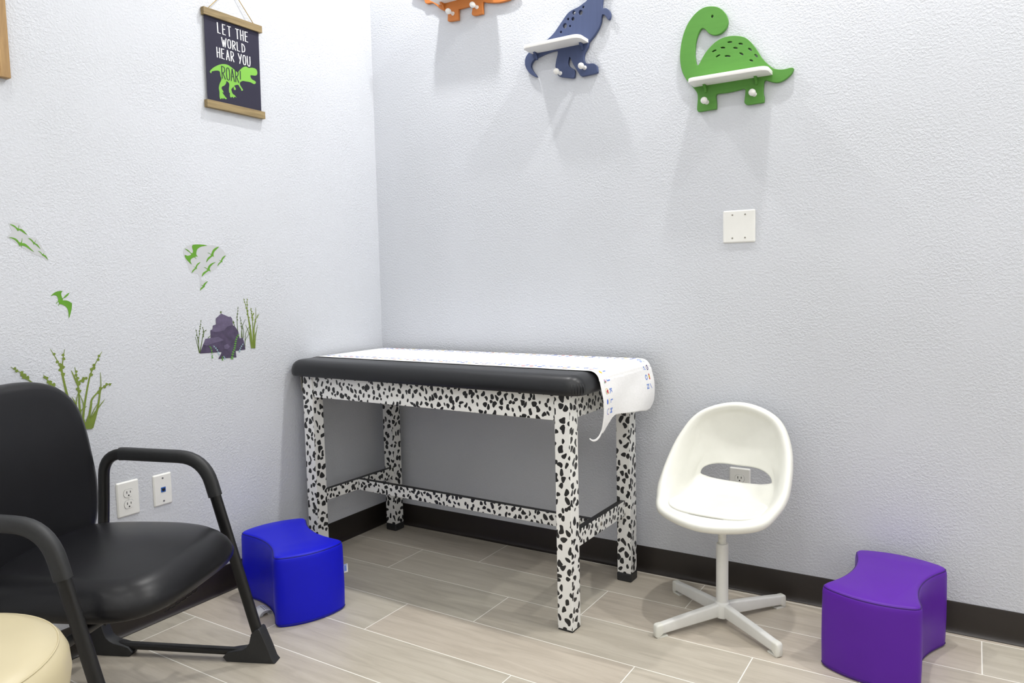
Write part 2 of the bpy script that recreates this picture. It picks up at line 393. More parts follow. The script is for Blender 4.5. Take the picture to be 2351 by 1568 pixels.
# ============================================================ wall data traced in metres (tenths of a millimetre)
D={'green':[(16426,21660),(16638,21588),(16818,21449),(16953,21248),(17013,21033),(16983,20865),(16894,20737),(16759,20646),(16578,20621),(16426,20664),(16304,20746),(16212,20866),(16120,20943),(16042,20943),(15965,20854),(15887,20691),(15834,20492),(15809,20258),(15802,20051),(15824,19868),(15855,19728),(15901,19669),(15957,19696),(16041,19831),(16181,20044),(16365,20233),(16578,20386),(16819,20474),(17088,20491),(17354,20447),(17589,20360),(17764,20213),(17909,20029),(18054,19803),(18198,19550),(18341,19368),(18484,19216),(18625,19102),(18794,19043),(18960,19025),(19126,19040),(19241,19029),(19269,18974),(19210,18843),(19073,18724),(18908,18637),(18741,18607),(18572,18647),(18430,18712),(18331,18748),(18283,18706),(18261,18509),(18257,18309),(18286,18189),(18287,18031),(18250,17993),(18063,17991),(17715,17993),(17612,18069),(17612,18200),(17634,18400),(17634,18517),(17596,18563),(17508,18571),(17271,18542),(16973,18527),(16701,18538),(16610,18522),(16580,18437),(16601,18226),(16601,18048),(16565,17999),(16273,17997),(15962,17985),(15893,18040),(15884,18147),(15906,18415),(15900,18626),(15837,18756),(15681,18960),(15491,19201),(15333,19498),(15254,19843),(15246,20207),(15289,20561),(15385,20904),(15528,21205),(15717,21436),(15935,21599),(16182,21681)],'green_slots':[[(16996,20285),(17080,20283),(17163,20264)],[(17391,20167),(17464,20153),(17537,20121)],[(16751,20138),(16832,20130),(16913,20104)],[(17206,20056),(17282,20041),(17358,20008)],[(16443,20047),(16521,20076),(16598,20087)],[(17734,19950),(17791,19904),(17848,19841)],[(16580,19840),(16657,19876),(16735,19894)],[(16902,19821),(17000,19808),(17099,19777)],[(17428,19844),(17494,19803),(17561,19746)],[(17953,19701),(18003,19649),(18053,19580)],[(17779,19536),(17836,19514),(17894,19475)]],'green_eye':[(16447,21299)],'green_pegs':[(16252,18286),(17958,18318)],'green_brk':[(16211,18909),(18030,18933)],'blue':[(12123,22782),(12105,22491),(12271,22449),(12410,22324),(12456,22168),(12430,22026),(12359,21986),(12290,22075),(12220,22182),(12126,22234),(12077,22159),(12041,21955),(11903,21685),(11708,21466),(11511,21288),(11470,21124),(11360,20971),(11284,20812),(11290,20616),(11426,20477),(11693,20441),(11837,20331),(11864,20198),(11847,20050),(11541,20026),(11247,20017),(11124,20058),(10954,20325),(10784,20593),(10663,20867),(10601,20755),(10583,20605),(10657,20483),(10845,20343),(10868,20230),(10824,20019),(10498,20079),(10144,20193),(10071,20403),(9997,20592),(10043,20850),(10112,21200),(9752,21219),(9333,21149),(9013,21047),(8866,20892),(8862,20735),(8975,20536),(9119,20342),(9024,20348),(8787,20521),(8605,20778),(8557,21012),(8616,21228),(8808,21398),(9130,21520),(9553,21689),(9920,21908),(10129,22110),(10337,22331),(10593,22585),(10795,22674),(11093,22742),(11291,22829),(11463,22921),(11529,23162),(11448,23561),(11502,23930),(11793,24116),(12268,24089),(12732,23898),(12983,23634),(12957,23393),(12725,23279),(12398,23268),(12185,23189),(12136,22990)],'blue_holes':[((11298,22678),8),((10877,22549),13),((11173,22498),16),((10614,22355),8),((10828,22321),12),((10459,22125),17),((10694,22066),7),((10278,21915),8)],'blue_pegs':[(10223,20292),(11329,20327)],'blue_brk':[(9151,21270),(11244,21401)],'orange':[(3376,24619),(3421,24488),(3558,24421),(3808,24407),(4051,24237),(4291,24020),(4533,23908),(4652,23836),(4663,23634),(4652,23493),(4711,23424),(5181,23389),(5225,23428),(5238,23803),(5316,23834),(5850,23842),(5996,23826),(5972,23631),(5944,23496),(6041,23407),(6446,23395),(6516,23428),(6530,23864),(6717,23816),(7223,23697),(7557,23673),(7889,23694),(8220,23826),(8278,23993),(8007,24007),(7568,24079),(7185,24321),(6800,24680),(6122,25062),(5422,25173),(4819,25073),(4390,25025),(4091,25282),(3730,25602),(3538,25501),(3467,25324),(3095,25552),(2933,25491),(3018,25229),(2691,25105),(2813,24932),(3127,24768)],'orange_pegs':[(4952,23707),(6232,23715)],'orange_brk':[(4478,24077)],'poster_quad':[(-9294,22036),(-6819,22101),(-6863,19000),(-9329,18924)],'bar_top':[(-9346,22285),(-6675,22336),(-6703,22088),(-9362,22032)],'bar_bot':[(-9405,18914),(-6730,18973),(-6750,18714),(-9433,18644)],'string':[(-9134,22336),(-8852,22674),(-7039,22367),(-7590,23068)],'trex':[(-9180,20003),(-9124,19947),(-9103,20005),(-9066,20034),(-8886,20098),(-8744,20100),(-8718,19941),(-8683,19814),(-8774,19630),(-8819,19471),(-8800,19326),(-8805,19145),(-8774,19061),(-8698,19120),(-8665,19082),(-8618,19136),(-8555,19109),(-8480,19132),(-8549,19195),(-8634,19284),(-8677,19350),(-8612,19339),(-8651,19416),(-8694,19467),(-8671,19547),(-8559,19615),(-8479,19722),(-8456,19803),(-8350,19749),(-8337,19661),(-8363,19534),(-8361,19398),(-8326,19375),(-8333,19267),(-8292,19214),(-8215,19260),(-8180,19221),(-8102,19282),(-8029,19259),(-8117,19340),(-8207,19383),(-8254,19526),(-8194,19600),(-8146,19655),(-8130,19552),(-8093,19544),(-8047,19562),(-8051,19629),(-8086,19652),(-8094,19712),(-7922,19772),(-7869,19712),(-7798,19634),(-7783,19576),(-7705,19607),(-7732,19663),(-7792,19728),(-7842,19841),(-7721,19959),(-7528,19984),(-7335,19994),(-7161,19962),(-7080,20001),(-7064,20067),(-7133,20099),(-7210,20114),(-7285,20161),(-7310,20264),(-7199,20289),(-7080,20305),(-6999,20348),(-6962,20435),(-6987,20539),(-7063,20585),(-7220,20581),(-7378,20538),(-7492,20565),(-7609,20523),(-7729,20434),(-7850,20315),(-7911,20240),(-8038,20303),(-8218,20384),(-8398,20434),(-8617,20398),(-8801,20317),(-9022,20171)],'txt':[[(-8742,21913),(-7323,21920),(-7346,21544),(-8753,21511)],[(-8582,21407),(-7494,21383),(-7528,21097),(-8583,21049)],[(-8831,20957),(-7265,20990),(-7315,20615),(-8843,20604)],[(-8650,20340),(-7759,20258),(-7804,19849),(-8653,19836)]],'flockL':[[(-16402,13938),(-16326,13934),(-16253,13894),(-16208,13846),(-16184,13835),(-16167,13852),(-16159,13915),(-16149,13912),(-16155,13853),(-16162,13821),(-16104,13818),(-16048,13785),(-15993,13724),(-15934,13643),(-16016,13688),(-16090,13741),(-16146,13774),(-16169,13765),(-16179,13737),(-16189,13762),(-16213,13754),(-16214,13783),(-16265,13848),(-16329,13896)],[(-16458,13543),(-16372,13552),(-16279,13525),(-16215,13475),(-16171,13410),(-16126,13415),(-16099,13479),(-16088,13542),(-16083,13500),(-16096,13427),(-16105,13391),(-16037,13387),(-15962,13336),(-15871,13233),(-15769,13118),(-15893,13201),(-16005,13282),(-16091,13311),(-16121,13300),(-16132,13252),(-16140,13300),(-16163,13316),(-16181,13271),(-16184,13319),(-16221,13391),(-16292,13472),(-16375,13521)],[(-15921,13548),(-15850,13530),(-15794,13479),(-15761,13427),(-15737,13432),(-15709,13492),(-15721,13428),(-15739,13402),(-15671,13370),(-15626,13303),(-15581,13219),(-15657,13292),(-15723,13354),(-15758,13368),(-15771,13342),(-15781,13380),(-15816,13446),(-15871,13504)],[(-15666,13163),(-15597,13139),(-15550,13080),(-15525,13066),(-15493,13107),(-15505,13053),(-15452,13028),(-15415,12964),(-15386,12889),(-15456,12963),(-15514,13010),(-15540,13016),(-15562,13058),(-15608,13118)]],'backL':[(-16438,13963),(-16150,13989),(-16047,13795),(-15885,13592),(-15690,13536),(-15474,13157),(-15371,12857),(-15528,12962),(-15783,13065),(-16068,13228),(-16359,13470),(-16504,13568),(-16341,13720)],'single':[(-15387,11754),(-15297,11845),(-15167,11903),(-15019,11908),(-15061,11850),(-15061,11762),(-15035,11672),(-14978,11726),(-14898,11801),(-14809,11848),(-14869,11756),(-14971,11681),(-14991,11693),(-15027,11639),(-15029,11613),(-14912,11602),(-14828,11566),(-14767,11512),(-14753,11529),(-14772,11351),(-14823,11175),(-14881,11026),(-14883,11156),(-14891,11290),(-14937,11392),(-15029,11462),(-15132,11499),(-15167,11452),(-15188,11458),(-15153,11505),(-15160,11556),(-15180,11567),(-15232,11514),(-15246,11526),(-15201,11568),(-15174,11600),(-15177,11699),(-15219,11766),(-15301,11786)],'flockR':[[(-10256,13504),(-10023,13528),(-9796,13525),(-9644,13496),(-9877,13456),(-10052,13369),(-10116,13252),(-10124,13136),(-10060,13071),(-10120,13083),(-10185,13053),(-10122,12988),(-10169,13010),(-10212,13046),(-10338,12995),(-10392,12902),(-10341,12772),(-10474,12885),(-10576,12998),(-10612,13128),(-10497,13097),(-10366,13132),(-10351,13181),(-10485,13276),(-10596,13362),(-10464,13316),(-10353,13214),(-10287,13199),(-10256,13282),(-10286,13396)],[(-9118,13470),(-9279,13422),(-9402,13334),(-9469,13215),(-9499,13174),(-9565,13220),(-9642,13228),(-9548,13190),(-9504,13154),(-9514,13120),(-9635,13044),(-9699,12943),(-9716,12859),(-9621,12961),(-9458,13081),(-9410,13098),(-9360,13072),(-9388,13132),(-9357,13251),(-9244,13355)],[(-8838,13135),(-8962,13088),(-9049,12985),(-9072,12933),(-9169,12973),(-9085,12909),(-9115,12882),(-9199,12813),(-9233,12718),(-9139,12813),(-9035,12883),(-8983,12883),(-9013,12917),(-8976,12986)],[(-9960,12874),(-10088,12823),(-10168,12740),(-10190,12684),(-10300,12713),(-10210,12667),(-10223,12641),(-10329,12558),(-10365,12460),(-10274,12542),(-10176,12614),(-10120,12614),(-10144,12647),(-10104,12740)],[(-9306,12873),(-9473,12838),(-9616,12743),(-9667,12659),(-9700,12625),(-9755,12668),(-9839,12685),(-9757,12642),(-9703,12592),(-9724,12558),(-9863,12491),(-9925,12408),(-9938,12325),(-9829,12424),(-9648,12541),(-9590,12541),(-9561,12501),(-9568,12575),(-9593,12608),(-9540,12710),(-9416,12811)],[(-9692,12155),(-9811,12106),(-9892,12041),(-9914,11991),(-10007,12026),(-9935,11968),(-9944,11941),(-10014,11909),(-10055,11810),(-9980,11859),(-9880,11923),(-9840,11956),(-9837,12000),(-9775,12072)]],'backR':[(-10626,13354),(-10266,13527),(-9643,13512),(-9137,13476),(-8797,13142),(-9055,12882),(-9270,12643),(-9654,12441),(-9988,12325),(-9921,12175),(-9692,12155),(-9859,11957),(-10059,11810),(-10031,12243),(-10131,12442),(-10390,12476),(-10516,12803),(-10643,13095)],'rock':[(-10223,9445),(-9948,9977),(-9715,9992),(-9707,10287),(-9607,10325),(-9587,10460),(-9446,10495),(-9440,10724),(-9182,10899),(-8827,10742),(-8784,10768),(-8707,10683),(-8683,10402),(-8602,10379),(-8448,10158),(-8403,9872),(-8253,9896),(-8201,9714),(-8156,9407),(-8622,9397),(-8596,9140),(-9432,9162),(-9279,9371),(-9276,9416),(-9712,9430)],'rock_light':[[(-9447,10724),(-9189,10899),(-8834,10742),(-8792,10768),(-8715,10684),(-8710,10422),(-8939,10384),(-9110,10239),(-9473,10196),(-9697,10263),(-9602,10342),(-9583,10449),(-9446,10489)],[(-9955,9978),(-9722,9993),(-9365,10017),(-9135,9861),(-9578,9794),(-9895,9719),(-10046,9766)],[(-9148,9654),(-8982,9709),(-8866,9594),(-8995,9501),(-9135,9531)]],'reedC':[[(-10230,9462),(-10240,9883),(-10151,10378),(-10073,10709)],[(-10230,9462),(-10262,9951),(-10329,10374)],[(-10218,9461),(-10108,9872),(-10010,10201),(-10033,10438)],[(-10202,9477),(-10110,9838),(-10010,10201),(-9868,10326)],[(-10230,9462),(-10296,9787),(-10366,10093)],[(-8469,10160),(-8470,10617),(-8386,11140)],[(-8602,10379),(-8671,10594)],[(-8276,9880),(-8273,10252),(-8318,10750)],[(-8317,9901),(-8248,10321),(-8080,10613)],[(-8234,9859),(-8195,10140),(-8241,10427)],[(-8176,9426),(-8093,10062),(-7828,10366)],[(-9831,10001),(-9708,10094)],[(-9183,10882),(-9216,10986)],[(-8176,9426),(-8132,9780),(-7900,10048)]],'reedR':[[(-7808,9429),(-7889,10226),(-7973,10945),(-8112,11465)],[(-7786,9427),(-7845,10223),(-7952,10944),(-7941,11460)],[(-7764,9425),(-7737,10216),(-7747,10756),(-7793,11062)],[(-7764,9425),(-7737,10216),(-7727,10719),(-7632,10840)],[(-7742,9423),(-7671,10212),(-7568,10602),(-7543,11069)],[(-7720,9421),(-7698,10141),(-7583,10567),(-7378,10802)],[(-7808,9429),(-7904,9976),(-8085,10400)],[(-7699,9419),(-7623,9919),(-7494,10363)],[(-7851,9433),(-7907,9941),(-7838,10348)],[(-7851,9433),(-7838,9792),(-7984,10090)],[(-7699,9419),(-7694,9852),(-7566,10132)]],'reedL':[[(-14746,7419),(-15050,8288),(-15189,9135),(-15276,9575),(-15510,10096)],[(-15062,8269),(-15209,9281),(-15190,9545),(-15087,10048)],[(-14706,7411),(-14596,8112),(-14367,9032),(-14171,9433),(-13897,9864)],[(-14726,7415),(-14745,8030),(-14740,8555),(-14751,8975),(-14809,9452)],[(-14708,8865),(-14681,8966),(-14575,9005),(-14430,9082)],[(-14731,8826),(-14834,9090),(-14927,9351)],[(-14563,7385),(-14390,8079),(-14332,8326),(-14060,8586),(-13857,8720),(-13636,8766)],[(-14397,7376),(-14161,8043),(-14068,8458),(-14014,8687),(-13998,9179)],[(-14481,7370),(-14350,7752),(-14141,8018),(-13921,8254)],[(-14746,7419),(-14797,7871),(-14871,8260),(-14966,8494)],[(-14987,7756),(-15220,8418),(-15479,8886),(-15637,9089),(-15782,9319)],[(-15066,7770),(-15597,8576),(-16105,9090),(-16291,9292),(-16407,9444),(-16684,9661)],[(-14645,7400),(-14658,7805),(-14629,8223),(-14729,8553)],[(-14787,7426),(-14880,7843),(-14834,8359),(-14767,8601)],[(-14481,7370),(-14412,7763),(-14175,8152)],[(-14693,7599),(-14728,7985),(-14523,8121)]],'reedbase':[(-14850,7429),(-14899,7743),(-14839,7879),(-14756,7760),(-14713,7784),(-14666,7871),(-14636,7718),(-14607,7586),(-14504,7823),(-14451,7686),(-14385,7739),(-14305,7832),(-14254,7802),(-14334,7559),(-14411,7348)],'fern':[([(-9697,9224),(-9703,9430),(-9731,9603),(-9822,9702)],18),([(-8819,9093),(-8764,9305),(-8668,9507),(-8614,9713),(-8538,9918),(-8390,10066)],34),([(-9248,9092),(-9258,9249)],14)],'fernP':[([(-9394,9314),(-9444,9474),(-9535,9602),(-9646,9704)],20),([(-8456,9346),(-8374,9516),(-8228,9674)],20),([(-9124,9131),(-9197,9260)],12)]}

def mm(l): return [(a/10000, b/10000) for a, b in l]

# ============================================================ exam table
TR = radians(-1.35)
tbl = thing('exam_table', 'long exam table with black padded top and black-spotted white frame', 'exam table', (.715, -.330, 0), TR)
def box_uv(me, off, k=1.0):
    uvl = me.uv_layers.new(name='UVMap')
    for p in me.polygons:
        n = p.normal; ax = max(range(3), key=lambda i: abs(n[i]))
        for li in p.loop_indices:
            co = me.vertices[me.loops[li].vertex_index].co
            a = {0: (co.y, co.z), 1: (co.x, co.z), 2: (co.x, co.y)}[ax]
            uvl.data[li].uv = (a[0]*k+off+ax*3.37+(1.7 if n[ax] > 0 else 0), a[1]*k+off*2.3)
def cowbar(name, lo, hi, parent, off, bev=.002, topblack=False):
    mb = MB().box(lo, hi)
    fm = [0]*6
    if topblack: fm[1] = 1; fm[0] = 1
    o = obj(name, mb.v, mb.f, [MCOW, M_BLACKM], parent, fm=fm, uvf=lambda me: box_uv(me, off, 1.15 if name == 'leg' else 1.38))
    mod(o, 'BEVEL', width=bev, segments=2, limit_method='ANGLE')
    return o
# local frame: legs' outer faces
LX0, LX1, LYF, LYB, LG = -.640, .640, -.2740, .2660, .0575
for i, (lx, ly) in enumerate(((LX0, LYF), (LX1-LG, LYF), (LX0, LYB-LG), (LX1-LG, LYB-LG))):
    back = ly > 0
    z0 = .033 if back else .006
    lg = cowbar('leg', (lx, ly, z0), (lx+LG, ly+LG, .812), tbl, 3.1*i+.4)
    ft = MB().box((lx-.002, ly-.002, 0), (lx+LG+.002, ly+LG+.002, z0)) if back else MB().box((lx+.001, ly+.001, 0), (lx+LG-.001, ly+LG-.001, z0))
    fo = ft.build('leg_cap', M_BLACKR, lg); fo['label'] = 'black rubber cap under leg'
    mod(fo, 'BEVEL', width=.004 if back else .001, segments=2)
AZ0, AZ1 = .722, .812
cowbar('apron', (LX0+LG, LYF+.006, AZ0), (LX1-LG, LYF+.026, AZ1), tbl, 11.2)
cowbar('apron', (LX0+LG, LYB-.026, AZ0), (LX1-LG, LYB-.006, AZ1), tbl, 13.7)
cowbar('apron', (LX1-.020, LYF+LG, AZ0+.006), (LX1-.003, LYB-LG, AZ1), tbl, 16.1)
cowbar('apron', (LX0+.003, LYF+LG, AZ0+.006), (LX0+.020, LYB-LG, AZ1), tbl, 18.9)
SZ0, SZ1 = .262, .310
ss = cowbar('stretcher', (LX0+.022, LYF+LG-.045, SZ0), (LX0+.047, LYB-.012, SZ1), tbl, 21.3, topblack=True)
s2 = cowbar('stretcher', (LX1-.047, LYF+LG-.045, SZ0+.004), (LX1-.022, LYB-.012, SZ1+.016), tbl, 24.9, topblack=True)
s3 = cowbar('stretcher', (LX0+.047, -.018, SZ0-.002), (LX1-.047, .008, SZ1), tbl, 27.7, topblack=True)
def bolt(c, nrm, r=.0075, parent=None):
    mb = MB(); nrm = Vector(nrm); u = nrm.orthogonal().normalized(); w_ = nrm.cross(u); v = []
    for rr, h in ((r, 0), (r, .002), (r*.6, .004)):
        for k in range(12): t = 2*pi*k/12; v.append(Vector(c)+u*rr*cos(t)+w_*rr*sin(t)+nrm*h)
    f = [(i*12+k, i*12+(k+1) % 12, (i+1)*12+(k+1) % 12, (i+1)*12+k) for i in range(2) for k in range(12)]+[tuple(range(24, 36))]
    o = obj('bolt', v, f, M_STEEL, parent, smooth=True, sharp=40); return o
bolt((LX1-.022, -.004, .297), (1, 0, 0), parent=s2)
bolt((LX0+.047, LYB-.030, .298), (1, 0, 0), parent=ss)
bolt((LX0+.047, LYF+.045, .280), (1, 0, 0), parent=ss)
bolt((LX1-.11, -.018, .288), (0, -1, 0), r=.009, parent=s3)
# padded top
PX0, PX1, PY0, PY1, PZ0, PZ1 = -.702, .692, -.305, .303, .812, .880
out = rrect(PX0, PY0, PX1, PY1, .055, 8)
dense = []
for i in range(len(out)):
    a, b = out[i], out[(i+1) % len(out)]; n_ = max(1, int(math.dist(a, b)/.06))
    dense += [(a[0]+(b[0]-a[0])*k/n_, a[1]+(b[1]-a[1])*k/n_) for k in range(n_)]
prof = [(.020, PZ0), (.004, PZ0+.001), (0, PZ0+.008), (-.001, PZ0+.020), (.001, PZ0+.034), (.006, PZ0+.047), (.016, PZ0+.058), (.030, PZ0+.065), (.050, PZ1)]
v, f = prism_ring(dense, prof)
pad = obj('padded_top', v, f, M_BLACKV, tbl, smooth=True, sharp=60); pad['label'] = 'black vinyl padded top'
# puckered corner fold on the front right
mb = MB()
for k in range(5):
    a = radians(-62+k*11); cx, cy = PX1-.055, PY0+.055
    p = [Vector((cx+(.0555+q)*cos(a), cy+(.0555+q)*sin(a), z)) for q, z in ((-.004, PZ0+.004), (.0015, PZ0+.012), (.001, PZ0+.026), (-.004, PZ0+.040))]
    s_ = sweep(p, .0015, .0016, (cos(a), sin(a), 0), seg=8); mb.add(s_.v, s_.f)
mb.build('corner_fold', M_BLACKV, pad, smooth=True)
# paper-roll brackets under the left end
for yy in (-.268, .22):
    o2 = rrect(0, 0, .072, .022, .0105, 6)
    v = [(PX0+.050-.003*j, yy+b_, PZ0-.072+a_) for j in (0, 1) for a_, b_ in o2]; n = len(o2)
    f = [tuple(range(n)), tuple(range(n, 2*n))]+[(i, (i+1) % n, n+(i+1) % n, n+i) for i in range(n)]
    br = obj('roll_bracket', v, f, M_STEEL, tbl); br['label'] = 'small steel paper roll bracket'
    bolt((PX0+.047, yy+.011, PZ0-.058), (-1, 0, 0), r=.005, parent=br)
sweep([(PX0+.055, -.26, PZ0-.060), (PX0+.055, .235, PZ0-.060)], .004, .004, (0, 0, 1), seg=8).build('roll_rod', M_BLACKM, tbl, smooth=True, sharp=50)

# ------------------------------------------------------------ paper on the table (table-local frame)
PWF, PWB = -.172, .276           # edges across the table
pap = thing('exam_table_paper', 'white exam paper with printed letter border draped over black padded top', 'paper', (.715, -.330, 0), TR)
def paper_pt(s, w, h=0.0):
    """s along the strip from the left end, w across (0 front .. 1 back), h lift above the sheet"""
    y = PWF+(PWB-PWF)*w
    wav = .0014*sin(s*34+w*2.0)*max(0, 1-6*w)
    L1 = PX1-.028+.690                        # flat length
    e = min(1, max(0, (.30-abs(w-.5)*0)/1))
    edge_drop = .0
    if w > .93: edge_drop = (w-.93)/.07; edge_drop = edge_drop**2*.0038
    z0 = PZ1+.0022
    rad = .036
    if s < L1: x = -.690+s; p = Vector((x, y+wav, z0-edge_drop)); n = Vector((0, 0, 1))
    else:
        q = s-L1; arc = rad*pi/2*.96
        if q < arc: a = q/rad; p = Vector((PX1-.028+rad*sin(a), y, z0-edge_drop-rad*(1-cos(a)))); n = Vector((sin(a), 0, cos(a)))
        else:
            a = arc/rad; d_ = q-arc; px = PX1-.028+rad*sin(a); pz = z0-rad*(1-cos(a))
            sw = .010*sin(d_*16)+.003*(w**2)*min(1, d_/.12)+.004*sin(w*7+d_*20)*min(1, d_/.05)
            p = Vector((px+.002+sw, y-.010*(w-.5)*d_/.1*(-1 if w > .5 else 1)*0, pz-d_)); n = Vector((1, 0, .1))
    if s < .05: p.z -= (.05-s)**2*3
    return p+n.normalized()*h
def paper_len(w):   # torn lower edge: where the strip ends for each w
    pts = [(0, .180), (.05, .178), (.10, .160), (.18, .137), (.24, .130), (.32, .133), (.5, .142), (.7, .150), (.85, .160), (.93, .158), (.97, .146), (1, .13)]
    for (a, la), (b, lb) in zip(pts[:-1], pts[1:]):
        if w <= b: return la+(lb-la)*(w-a)/(b-a)
    return pts[-1][1]
nw, ns = 70, 150
v = []; f = []
SF = PX1-.028+.690+.036*pi/2*.96-.0
for j in range(nw+1):
    w_ = j/nw; tot = SF+paper_len(w_)+.0015*sin(j*2.7)
    for i in range(ns+1):
        if i <= 90: s_ = (SF-.08)*i/90
        else: s_ = SF-.08+(tot-SF+.08)*(i-90)/(ns-90)
        v.append(paper_pt(s_, w_))
for j in range(nw):
    for i in range(ns): a = j*(ns+1)+i; f.append((a, a+1, a+ns+2, a+ns+1))
sheet = obj('sheet', v, f, M_PAPER, pap, smooth=True)
mod(sheet, 'SOLIDIFY', thickness=.0006, offset=1)
# torn strip curling down from the front corner of the sheet
e0 = paper_pt(SF+.172, .012)
pts = [e0+Vector(q) for q in ((.0, .012, .020), (0, .004, .006), (.001, -.010, -.006), (.002, -.030, -.015), (.003, -.054, -.018), (.004, -.078, -.014), (.004, -.098, -.004))]
pts = [Vector(q) for q in smooth_poly([tuple(q) for q in pts], 4, False)]
sweep(pts, lambda t: .0075*(1-t)**1.3+.0022, .0006, (1, .2, 0), seg=8, power=2).build('torn_strip', M_PAPER, pap, smooth=True)
# printed border
INK = [M_INKB, M_INKD, M_INKR, M_INKY, M_INKG, M_INKP, M_INKN]
GL = {c: glyph(c, 1.0, .035) for c in 'ABCDEFGHIJKLMNOPQRSTUVWXYZ'}
PRS = [MB(), MB()]
def stamp(poly2, faces, s, w, ang, size, mi):
    vv = []
    for a, b in poly2:
        ca, sa = cos(ang), sin(ang); ds = (a*ca-b*sa)*size; dw = (a*sa+b*ca)*size/(PWB-PWF)
        vv.append(paper_pt(s+ds, min(.995, max(.004, w+dw)), .0011))
    PRS[0 if w < .5 else 1].add(vv, faces, mi)
def circ(cx, cy, r, n=12, sx=1, sy=1): return [(cx+r*sx*cos(2*pi*k/n), cy+r*sy*sin(2*pi*k/n)) for k in range(n)], [tuple(range(n))]
def ringp(cx, cy, r, t=.12, n=14, sx=1, sy=1, a0=0, a1=2*pi):
    pts = [(cx+(r+q)*sx*cos(a0+(a1-a0)*k/n), cy+(r+q)*sy*sin(a0+(a1-a0)*k/n)) for q in (0, -t) for k in range(n+1)]
    return pts, [(k, k+1, n+2+k, n+1+k) for k in range(n)]
def star(cx, cy, r, n=6, r2=.5):
    pts = [(cx+(r if k % 2 == 0 else r*r2)*cos(pi*k/n), cy+(r if k % 2 == 0 else r*r2)*sin(pi*k/n)) for k in range(2*n)]; return pts, [tuple(range(2*n))]
def bar(x0, y0, x1, y1, t=.1):
    d_ = Vector((x1-x0, y1-y0)); d_.normalize(); n_ = Vector((-d_.y, d_.x))*t/2
    return [(x0+n_.x, y0+n_.y), (x0-n_.x, y0-n_.y), (x1-n_.x, y1-n_.y), (x1+n_.x, y1+n_.y)], [(0, 1, 2, 3)]
PICS = {
 'J': [(circ(-.1, .1, .32, sx=.6), 5), (star(.1, -.1, .3), 4), (circ(.1, .2, .14), 2)],
 'K': [(circ(0, .15, .3, sx=.9), 2), (ringp(-.05, -.05, .5, .08, sx=.9), 3), (bar(0, 0, .35, .5, .14), 2), (bar(-.1, -.2, .4, -.35, .12), 4)],
 'L': [(circ(0, -.25, .42, sx=1, sy=.55), 1), (bar(-.3, .1, -.4, .5, .07), 3), (bar(-.1, .1, -.12, .55, .07), 3), (bar(.1, .1, .12, .55, .07), 3), (bar(.3, .1, .4, .5, .07), 3)],
 'M': [(ringp(0, .1, .5, .14, a0=pi, a1=2*pi), 0), (bar(-.43, .1, -.43, .28, .14), 2), (bar(.43, .1, .43, .28, .14), 2)],
 'N': [(bar(-.5, -.4, .4, .3, .12), 1), (bar(-.2, .5, .1, .55, .06), 0)],
 'O': [(circ(-.28, 0, .22), 2), (circ(0, 0, .28), 3), (circ(.3, 0, .22), 2)],
 'P': [(ringp(0, 0, .45, .13, sx=1, sy=.8), 6), (ringp(0, 0, .32, .05, sy=.8), 5)],
 'Q': [(ringp(-.1, .1, .4, .09, a0=0, a1=pi*1.1), 4), (ringp(.55, .1, .26, .08, a0=pi, a1=pi*2), 4)],
 'R': [(star(0, 0, .5, 7, .55), 0), (circ(.15, .2, .25), 5), (bar(-.3, .3, -.5, .5, .08), 6)],
 'A': [(circ(0, 0, .36, sx=1), 2), (bar(0, .3, .1, .5, .1), 4)],
 'B': [(circ(0, 0, .38), 1), (ringp(0, 0, .4, .06), 6)],
 'S': [(star(0, 0, .5, 5, .45), 3)], 'F': [(circ(0, 0, .42, sy=.5), 3), (star(.4, 0, .2, 3), 2)],
 'H': [(bar(-.4, 0, .4, 0, .3), 2), (bar(-.3, -.2, -.3, .2, .1), 6)],
 'T': [(circ(0, 0, .4, sy=.6), 6), (bar(-.4, .2, .4, .2, .08), 6)],
}
KEYS = sorted(PICS)
def print_cell(s, w, ch, ang, size=.026):
    g = GL[ch]; near = w < .5
    wl = w+(.038 if near else -.038); wp = w-(.042 if near else -.030)*(.55 if near else .6)
    stamp(g[0], g[1], s, wl, ang, size, 0)
    pic = PICS.get(ch) or PICS[KEYS[ord(ch) % len(KEYS)]]
    for (pp, ff), mi in pic: stamp(pp, ff, s, wp, ang, size*.85, mi)
step = .0345
S_J = SF+.004
for k in range(-40, 4):
    s = S_J+k*step
    if s < .03: continue
    print_cell(s, .105, chr(65+(9+k) % 26), 0)
for k in range(-40, 3):
    s = S_J-.006+k*.0345
    if s < .03: continue
    print_cell(s, .895, chr(65+(15-k) % 26), pi)
for p_ in PRS: p_.build('printed_border', INK, pap)['label'] = 'blue letters and small coloured pictures along one edge'

